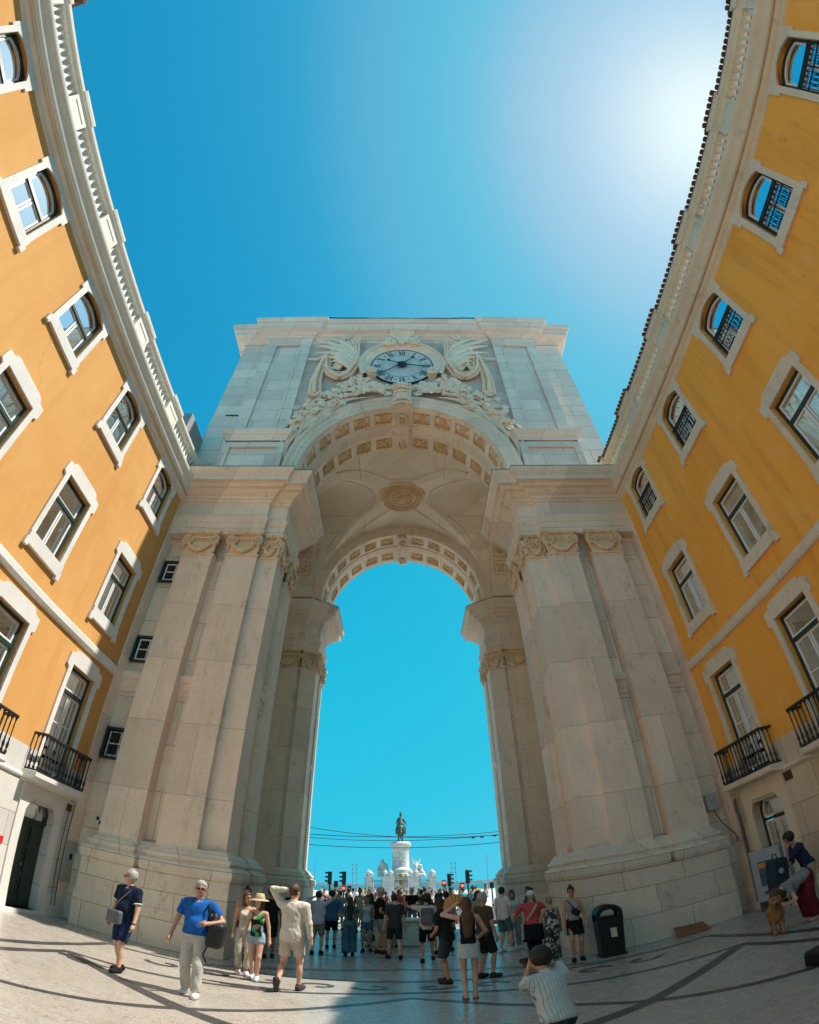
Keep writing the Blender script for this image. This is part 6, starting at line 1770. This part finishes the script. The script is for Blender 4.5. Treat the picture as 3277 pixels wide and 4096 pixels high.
# --- under the arch
make_person('person', 'person in pale lilac tee and khaki shorts, both arms raised in front of the face', (-2.27, 15.9, 0), -5, 1.70, 1.12, 'fair', 'dark', 'short', hands={-1: (-.10, .30, 1.62), 1: (.10, .30, 1.62)}, poles={-1: (-1, .1, -.2), 1: (1, .1, -.2)}, top=('shirt', (.42, .43, .55), None, .7, .84), low=('shorts', (.25, .20, .15), None, .9), vox=.022)
make_person('person', 'person in steel-blue tee and dark shorts standing with back to us', (-2.1, 17.6, 0), 5, 1.72, 1.12, 'tan', 'dark', 'short', top=('shirt', (.055, .125, .26), None, .7, .84), low=('shorts', (.015, .016, .02), None, .85), vox=.022)
p = make_person('person', 'person in a teal top and wide teal trousers seen from behind', (-1.42, 16.0, 0), 8, 1.58, 1.05, 'tan', 'dark', 'long', True, hands={1: (.12, .30, 1.25), -1: (-.15, .3, 1.2)}, top=('shirt', (.055, .16, .19), None, .5, .90), low=('wide', (.045, .13, .17), None, .97), shoes=(.03, .03, .03), vox=.022)
t = thing('shoulder_strap', 'tan bag strap across the back of the teal top', 'strap', p['loc'], R(p['rz']))
MB().tube([(-.10, -.13, 1.33), (0, -.16, 1.18), (.13, -.15, .98)], [.022]*3, 6, .3).build('strap', plain('tan leather', (.30, .17, .07), .5), t)
make_person('person', 'person in white tank and denim shorts beside the one in teal', (-1.02, 17.0, 0), 175, 1.62, .95, 'tan', 'dark', 'long', True, top=('tank', (.5, .5, .5), None, None, .92), low=('shorts', (.10, .14, .2), None, .5), vox=.024)
make_person('person', 'person in black tee and grey shorts standing in profile, hand at waist', (-.64, 16.6, 0), -84, 1.84, 1.12, 'tan', 'grey', 'short', belly=.05, head=(0, 12), hands={-1: (-.16, .22, 1.02), 1: (.2, .2, 1.02)}, poles={-1: (-.6, -1, 0), 1: (.6, -1, 0)}, top=('shirt', (.012, .012, .014), None, .65, .92), low=('shorts', (.24, .24, .24), None, .85), shoes=(.05, .03, .02), vox=.022)
make_person('person', 'person in charcoal tee and dark green shorts walking away beneath the arch', (-.22, 15.35, 0), 14, 1.68, 1.05, 'fair', 'dark', 'short', head=(-20, 0), feet={-1: (-.12, .22, 0), 1: (.10, -.18, 0)}, liftheel={1: 25}, top=('shirt', (.045, .045, .048), None, .75, .82), low=('shorts', (.016, .028, .032), None, .88), vox=.022)
make_person('person', 'person in a dark patterned long dress beyond the profile in grey shorts', (-1.0, 18.6, 0), 30, 1.64, .95, 'brown', 'dark', 'long', True, top=('tank', (.05, .05, .05), 'print', None, .95), low=('dress', (.05, .05, .05), 'print', .75), vox=.026)
make_person('person', 'person in pale blue tee and trousers facing us between two dark tees', (-.28, 18.2, 0), 170, 1.66, .95, 'fair', 'blond', 'bob', True, top=('shirt', (.40, .45, .55), None, .6, .85), low=('trousers', (.35, .33, .3), None), vox=.026)
p = make_person('person', 'person in white tee and black shorts striding away under a grey backpack, one arm raised', (.56, 14.6, 0), 2, 1.66, 1.0, 'tan', 'dark', 'afro', feet={-1: (-.12, -.02, 0), 1: (.16, .30, 0)}, hands={-1: (-.22, .25, 1.50), 1: (.30, .1, .82)}, poles={-1: (-1, -.2, -.1)}, top=('shirt', (.55, .53, .50), None, .7, .86), low=('shorts', (.010, .010, .012), None, .9), vox=.022)
carried(p, 'backpack', 'grey backpack on the striding person beneath the arch', 'backpack', lambda P: smin(rbox(P, (0, -.20, 1.15), (.10, .05, .15), .05), rbox(P, (0, -.29, 1.05), (.08, .01, .08), .03), .03), (-.25, -.4, .8), (.25, 0, 1.5), .022, plain('grey canvas', (.10, .10, .11), .7))
make_person('person', 'person in black tee with a grey skirt right of the grey backpack', (.95, 16.4, 0), 10, 1.66, 1.0, 'tan', 'dark', 'short', True, top=('shirt', (.012, .012, .013), None, .7, .9), low=('skirt', (.06, .055, .05), None, .42), vox=.024)
make_person('person', 'person in pale lavender tee and dark shorts right of the grey skirt', (1.22, 16.9, 0), -12, 1.70, 1.0, 'fair', 'dark', 'short', top=('shirt', (.45, .45, .55), None, .7, .86), low=('shorts', (.02, .02, .025), None, .8), vox=.024)
make_person('person', 'person in dark tee and slate shorts leaning beside the pale denim miniskirt', (.80, 11.35, 0), 60, 1.66, 1.10, 'tan', 'dark', 'bob', head=(-15, 10), lean=10, hands={-1: (-.10, .26, 1.0), 1: (.24, .16, .98)}, poles={-1: (-.8, -.8, 0)}, top=('shirt', (.012, .017, .018), None, .75, .86), low=('shorts', (.035, .05, .06), None, .92), shoes=(.05, .03, .02), vox=.019, fingers=True)
p = make_person('person', 'person in black top and pale denim miniskirt seen from behind holding up a fan', (1.02, 9.66, 0), -4, 1.67, .98, 'fair', 'brown', 'long', True, feet={-1: (-.075, -.02, 0), 1: (.075, .03, 0)}, hands={-1: (-.20, .16, 1.62), 1: (.20, .28, 1.05)}, poles={-1: (-1, -.1, -.6), 1: (.8, -.8, 0)}, top=('tank', (.010, .010, .011), None, None, .97), low=('skirt', (.42, .47, .48), None, .22), shoes=None, **near)
for q in (-1, 1):
    MB(lambda v: tuple(np.array(v)*p['s'])).prism([(q*.075-.05+.0, -.12), (q*.075+.05, -.12), (q*.09+.05, .15), (q*.09-.045, .15)], 'z', .0, .022).build('sandal', plain('red sandal', (.25, .05, .04), .6), p['root'])
t = thing('hand_fan', 'open straw-coloured pleated fan held up above the pale denim miniskirt', 'fan', p['loc'], R(p['rz']))
b = MB(lambda v: tuple((np.array(v)+np.array([-.16, .22, 1.60]))*p['s'])); n = 22; vs = []
for i in range(n+1):
    a = R(-20+220*i/n); z = .012*(1 if i % 2 else -1)
    for r in (.035, .235): vs += [(r*math.cos(a), z, r*math.sin(a)-.02), (r*math.cos(a), z+.006, r*math.sin(a)-.02)]
b.add(vs, [q for i in range(n) for q in ((4*i, 4*i+2, 4*i+6, 4*i+4), (4*i+1, 4*i+3, 4*i+7, 4*i+5), (4*i+2, 4*i+3, 4*i+7, 4*i+6))]); b.build('leaf', plain('straw paper', (.50, .29, .10), .7, .2, var=.2, sc=20), t, fix=False)
p = make_person('person', 'person in olive-brown tee and dark shorts turned aside right of the denim miniskirt', (1.56, 11.7, 0), -62, 1.70, 1.10, 'tan', 'grey', 'short', belly=.04, head=(10, 4), hands={-1: (-.12, .28, 1.12), 1: (.28, .08, .84)}, poles={-1: (-.7, -.8, 0)}, top=('shirt', (.085, .062, .04), None, .75, .86), low=('shorts', (.018, .02, .02), None, .95), shoes=(.06, .035, .02), vox=.019, fingers=True)
make_person('person', 'person in white tee, sea-green shorts and white shoes standing in profile', (2.62, 15.7, 0), -52, 1.73, 1.05, 'fair', 'dark', 'short', top=('shirt', (.60, .59, .57), None, .6, .88), low=('shorts', (.07, .15, .16), None, .85), shoes=(.6, .6, .6), vox=.022)
make_person('person', 'person in white top and grey trousers beside the sea-green shorts', (3.0, 16.3, 0), 165, 1.62, .95, 'tan', 'dark', 'bob', True, top=('shirt', (.5, .5, .48), None, .5, .9), low=('trousers', (.25, .25, .26), None), shoes=(.6, .6, .6), vox=.024)
make_person('person', 'person in a pale green top and white shorts left of the sea-green shorts', (2.15, 17.2, 0), -150, 1.66, .95, 'tan', 'dark', 'long', True, top=('tank', (.20, .38, .26), None, None, .92), low=('shorts', (.5, .5, .5), None, .4), vox=.024)
p = make_person('person', 'person in coral shirt, white cap and dark trousers seen from behind', (2.76, 12.75, 0), -8, 1.62, 1.12, 'tan', 'grey', 'short', feet={-1: (-.06, .04, 0), 1: (.07, -.03, 0)}, hands={-1: (-.30, .14, 1.06), 1: (.36, .22, 1.02)}, poles={-1: (-1, -.6, 0)}, top=('shirt', (.48, .075, .075), None, .85, .92), low=('trousers', (.012, .014, .022), None), vox=.019)
t = thing('cap', 'white cap worn above the coral shirt', 'cap', p['loc'], R(p['rz']))
b = MB(lambda q: tuple(p['headpt'](q))); b.lathe((0, -.015, .045), [(.102, -.01), (.10, .03), (.08, .075), (.04, .095), (.0, .098)], 18, 1, 1.12); b.ell((0, .12, .045), .075, .06, .012, 10, 4); b.build('crown', cloth((.62, .61, .58)), t, smooth=60)
t = thing('shoulder_strap', 'beige bag strap across the coral shirt', 'strap', p['loc'], R(p['rz'])); MB().tube([(.10, -.15, 1.34), (0, -.175, 1.18), (-.15, -.16, 1.0)], [.024]*3, 6, .3).build('strap', plain('beige webbing', (.45, .36, .26), .7), t)
t = thing('tied_jacket', 'black jacket knotted round the waist below the coral shirt', 'jacket', p['loc'], R(p['rz'])); sdf_obj('cloth', lambda P: np.maximum(np.sqrt(P[..., 0]**2+(1.25*P[..., 1])**2)-(.21+(.9-P[..., 2])*.03), np.maximum(.55-P[..., 2], P[..., 2]-.92)), (-.32, -.3, .5), (.32, .3, 1.0), .025, cloth((.014, .014, .018)), t)
make_person('person', 'person in a long dark floral outfit seen from behind beside the coral shirt', (3.12, 12.6, 0), 6, 1.46, 1.10, 'tan', 'blond', 'short', True, hands={-1: (-.30, .18, .95), 1: (.28, .1, .82)}, top=('tank', (.045, .05, .055), 'print', None, .93), low=('wide', (.045, .05, .055), 'print', .92), shoes=(.5, .48, .45), vox=.02)
p = make_person('person', 'person in grey tank top and black skirt standing against the right plinth', (3.55, 12.35, 0), 172, 1.62, .98, 'tan', 'dark', 'bun', True, head=(-6, 12), hands={1: (.24, .10, .78), -1: (-.26, .12, .86)}, top=('tank', (.27, .28, .29), None, None, .98), low=('skirt', (.012, .012, .014), None, .30), shoes=(.02, .02, .02), vox=.019, fingers=True)
t = thing('crossbody_bag', 'small dark bag strapped across the grey tank top', 'bag', p['loc'], R(p['rz'])); sdf_obj('pouch', lambda P: rbox(P, (-.04, .155, 1.08), (.07, .012, .04), .025, -.5), (-.2, .08, .9), (.15, .26, 1.25), .018, M['bin'], t); MB().tube([(.12, .10, 1.36), (.02, .16, 1.2), (-.12, .15, 1.02)], [.012]*3, 5, .4).build('strap', M['bin'], t)
t = thing('water_bottle', 'turquoise bottle in the hand beside the black skirt', 'bottle', p['loc'], R(p['rz'])); q = p['wr'][1]*p['s']; MB().lathe((q[0]+.01, q[1]+.03, q[2]-.22), [(.028, 0), (.03, .02), (.03, .12), (.014, .15), (.014, .175)], 10).build('body', plain('turquoise plastic', (.03, .36, .42), .3), t, smooth=50)
make_person('person', 'person in blue shirt leaning on the wall deep in the right passage', (3.62, 16.7, 0), 60, 1.64, 1.1, 'tan', 'dark', 'short', top=('shirt', (.10, .14, .26), None, .9, .85), low=('trousers', (.03, .03, .04), None), vox=.024)
make_person('person', 'person in brown top just beyond the blue shirt by the passage wall', (3.75, 17.6, 0), 100, 1.66, 1.0, 'brown', 'dark', 'bob', True, top=('shirt', (.06, .035, .03), None, .9, .85), low=('trousers', (.03, .03, .04), None), vox=.026)
# --- photographer at the bottom edge
p = make_person('person', 'person kneeling in a pale blue striped short-sleeved shirt, camera at one eye', (1.50, 6.1, 0), 22, 1.74, 1.18, 'tan', 'dark', 'afro', lean=20, hipz=.36, head=(16, -6), feet={-1: (-.14, -.34, .04), 1: (.13, .34, 0)}, kneep={-1: (-.2, .4, -1), 1: (.3, 1, .6)}, liftheel={-1: 80},
    hands={-1: (-.07, .34, .96), 1: (.10, .34, .95)}, poles={-1: (-.4, .1, -1.2), 1: (1, -.1, -.45)}, top=('shirt', (.50, .55, .52), 'stripes', .95, .90), extra='collar', low=('trousers', (.04, .045, .06), None), **near)
t = thing('camera', 'black camera held to the eye above the striped shirt', 'camera', p['loc'], R(p['rz'])); h = p['headpt']((0.0, .15, .0))
MB().cbox(h[0]-.065, h[0]+.065, h[1]-.03, h[1]+.03, h[2]-.045, h[2]+.05, .01).build('body', M['bin'], t); MB().tube([(h[0], h[1]+.03, h[2]), (h[0], h[1]+.13, h[2])], .034, 12).build('lens', M['bin'], t)
# --- right edge: person bending to a dog, man with a dark bag
p = make_person('person', 'person in grey top and wine-red trousers bending right over to stroke a dog', (6.75, 8.75, 0), 78, 1.66, 1.0, 'fair', 'brown', 'bob', True, lean=104, feet={-1: (-.10, -.02, 0), 1: (.10, .05, 0)}, hands={-1: (-.16, .62, .50), 1: (.14, .66, .48)}, poles={-1: (-.6, 0, -1), 1: (.6, 0, -1)}, top=('shirt', (.20, .21, .21), None, .5, .92), low=('wide', (.11, .012, .022), None, .93), shoes=(.45, .30, .25), vox=.019, fingers=True)
def dogf(P):
    L = [seg(P, (0, -.24, .40), (0, .20, .44), .125, .145), ellip(P, (0, .16, .40), (.13, .16, .18)), seg(P, (0, .26, .50), (0, .38, .62), .10, .085), ellip(P, (0, .42, .66), (.085, .10, .085)), seg(P, (0, .48, .64), (0, .57, .615), .05, .035)]
    for q in (-1, 1):
        L += [seg(P, (q*.07, .20, .36), (q*.075, .21, .18), .055, .036), seg(P, (q*.075, .21, .18), (q*.075, .23, .04), .034, .03), seg(P, (q*.075, .23, .03), (q*.075, .27, .025), .03, .026),
              seg(P, (q*.075, -.24, .38), (q*.085, -.16, .24), .085, .05), seg(P, (q*.085, -.16, .24), (q*.08, -.30, .15), .04, .03), seg(P, (q*.08, -.30, .15), (q*.08, -.27, .03), .03, .028), seg(P, (q*.08, -.27, .03), (q*.08, -.23, .025), .03, .026),
              ellip(P, (q*.085, .40, .68), (.022, .05, .075))]
    L.append(seg(P, (0, -.34, .44), (0, -.50, .60), .045, .05))
    d = smins(L, .04); return d+.006*np.sin(P[..., 0]*70)*np.sin(P[..., 1]*63)*np.sin(P[..., 2]*58)
k = N('tan fur'); nz = k.noise(7, 4, .7, k.pos(obj=True)); k.bump(k.noise(60, 4, .7, k.pos(obj=True)), .8, .02)
fur = k.out(k.ramp(nz, (.3, (.20, .095, .035)), (.7, (.42, .25, .12))), .9, .1)
dog = sdf_obj('dog', dogf, (-.25, -.65, -.01), (.25, .7, .9), .018, [fur, M['eye']], None, lambda C: ((np.linalg.norm(C-np.array([0, .60, .62]), axis=-1) < .035) | (np.abs(np.abs(C[:, 0])-.045) < .012) & (np.abs(C[:, 1]-.495) < .02) & (np.abs(C[:, 2]-.695) < .012)).astype(int))
dog.location = (6.12, 8.98, 0); dog.rotation_euler = (0, 0, R(150)); tag(dog, 'tan shaggy dog standing under the hands of the bending person', 'dog')
p = make_person('person', 'person in navy top and pale trousers leaning by the wall, arm stretched forward', (7.75, 9.9, 0), 82, 1.74, 1.0, 'tan', 'dark', 'afro', lean=22, head=(0, 20), hands={-1: (.02, .62, 1.22), 1: (.22, .40, .98)}, poles={-1: (-.3, 0, -1)}, top=('shirt', (.018, .03, .075), None, 1.2, .88), low=('trousers', (.36, .32, .24), None), vox=.02, fingers=True)
t = thing('large_bag', 'tall dark blue bag hanging before the navy top by the poster board', 'bag', (7.05, 10.0, 0), 0)
sdf_obj('body', lambda P: smin(rbox(P, (0, 0, .92), (.13, .08, .30), .07, .12), ellip(P, (-.02, -.10, .75), (.12, .08, .13)), .05), (-.4, -.35, .4), (.4, .3, 1.45), .025, plain('dark blue canvas', (.010, .022, .040), .7), t)
MB().ell((0, -.15, 1.02), .07, .02, .06).build('patch', plain('pale patch', (.25, .28, .33), .6), t)
MB().tube([(-.05, 0, 1.28), (-.03, 0, 1.38), (.05, 0, 1.38), (.07, 0, 1.28)], .014, 5).build('handle', M['bin'], t)
t = thing('stone_block', 'low pale stone block behind the man in black tee', 'block', (-.30, 18.9, 0)); MB().cbox(-.85, .85, -.45, .45, 0, .78, .05).build('block', M['arch_dirty'], t); MB().cbox(-.9, .9, -.5, .5, .78, .86, .02).build('top_slab', M['arch_plain'], t)

# --- visitors on the sunlit square: a few bodies, each copy in its own clothes
COLS = {'red': (.45, .03, .04), 'white': (.66, .66, .66), 'black': (.015, .015, .016), 'orange': (.60, .13, .04), 'navy': (.02, .035, .10), 'sky blue': (.12, .32, .55), 'coral': (.62, .16, .15), 'grey': (.25, .25, .26), 'olive': (.10, .10, .05), 'turquoise': (.03, .35, .42), 'pink': (.60, .28, .32), 'beige': (.45, .38, .28), 'yellow': (.55, .40, .08)}
LOWS = {'denim': (.07, .11, .20), 'black': (.015, .015, .016), 'beige': (.42, .36, .27), 'white': (.60, .60, .58), 'grey': (.2, .2, .21), 'khaki': (.20, .16, .10)}
protos = []
for i, (hs, fem, lk, ft) in enumerate((('short', False, 'shorts', {-1: (-.1, -.15, 0), 1: (.1, .18, 0)}), ('long', True, 'dress', None), ('short', False, 'trousers', {-1: (-.1, .16, 0), 1: (.1, -.14, 0)}), ('bun', True, 'shorts', None), ('long', True, 'skirt', {-1: (-.06, -.1, 0), 1: (.06, .12, 0)}))):
    q = make_person('person', None, (0, 0, 0), 0, 1.70, 1.0, ('fair', 'tan', 'fair', 'tan', 'brown')[i], ('dark', 'brown', 'grey', 'dark', 'dark')[i], hs, fem, feet=ft, top=('tank' if fem else 'shirt', (.5, .5, .5), None, .65, .88),
                    low=(lk, (.3, .3, .31+i*.001), None, {'shorts': .8, 'dress': .62, 'skirt': .45, 'trousers': None}[lk]), vox=.034, hands={1: (.24, .22, .98), -1: (-.3, .05, .8)} if i % 2 else None)
    protos.append((q['root'], lk))
used = set(); spots = []
rr = random.Random(12)
# (x, y, top, low, proto, rz)
fixed = [(-1.55, 27.0, 'orange', 'white', 3, 170), (-1.2, 26.2, 'white', 'denim', 3, 160), (-.85, 29.5, 'coral', 'grey', 1, 20), (2.35, 40.0, 'coral', 'beige', 1, 10), (3.55, 31.0, 'red', 'denim', 2, 0), (3.35, 33.0, 'turquoise', 'white', 0, 30), (-.55, 33.0, 'white', 'denim', 0, 5), (-3.3, 42, 'white', 'black', 2, 200),
         (.35, 24.0, 'black', 'grey', 2, 0), (.75, 24.5, 'olive', 'black', 0, 40), (1.1, 25.5, 'black', 'black', 4, 10), (-1.75, 24.0, 'beige', 'khaki', 3, 190), (-2.6, 24.6, 'grey', 'beige', 0, 5), (1.5, 23.5, 'grey', 'black', 3, 0), (2.0, 25.0, 'beige', 'khaki', 1, 170), (-.2, 25.4, 'red', 'black', 4, 185), (.2, 30.0, 'orange', 'black', 2, 170)]
for f in fixed: spots.append(f); used.add((f[2], f[3], f[4]))
allc = [(a, c, k) for a in COLS for c in LOWS for k in range(5) if (a, c, k) not in used]; rr.shuffle(allc)
bad = 0
while len(spots) < 78:
    y = rr.choice((rr.uniform(27, 44), rr.uniform(44, 80), rr.uniform(50, 100)))
    x = rr.uniform(-.142, .142)*y
    if 82 < y < 96 and abs(x+.3) < 8.5: continue
    if any((x-q[0])**2+(y-q[1])**2 < .8 for q in spots): continue
    if 29 < y < 43 and rr.random() < .35: continue
    a, c, k = allc.pop(); spots.append((x, y, a, c, k, rr.uniform(0, 360)))
def swap(o, m):
    o.material_slots[0].link = 'OBJECT'; o.material_slots[0].material = m
LK = {'shorts': 'shorts', 'dress': 'long skirt', 'trousers': 'trousers', 'skirt': 'short skirt'}
HK = ('striding', 'standing', 'strolling', 'waiting', 'ambling')
for x, y, a, c, k, rz in spots:
    src, lk = protos[k]
    o = dup(src); o.location = (x, y, -.02 if y < 43 or y > 28.5 else 0); o.rotation_euler = (0, 0, R(rz))
    if y < 28.5: o.location.z = 0
    sc = rr.uniform(.92, 1.06); o.scale = (sc, sc, sc)
    tag(o, ('%s person in %s top and %s %s out on the square' if y > 28.5 else '%s person in %s top and %s %s at the far passage end') % (HK[k], a, c, LK[lk]), 'person', 'visitors on the square beyond the arch')
    for ch in o.children:
        n = ch.name.split('.')[0]
        if n in ('shirt', 'top'): swap(ch, cloth(COLS[a]))
        elif n in ('shorts', 'trousers', 'skirt', 'dress_skirt'): swap(ch, cloth(LOWS[c]))
for src, _ in protos:
    for ch in list(src.children): bpy.data.objects.remove(ch)
    bpy.data.objects.remove(src)
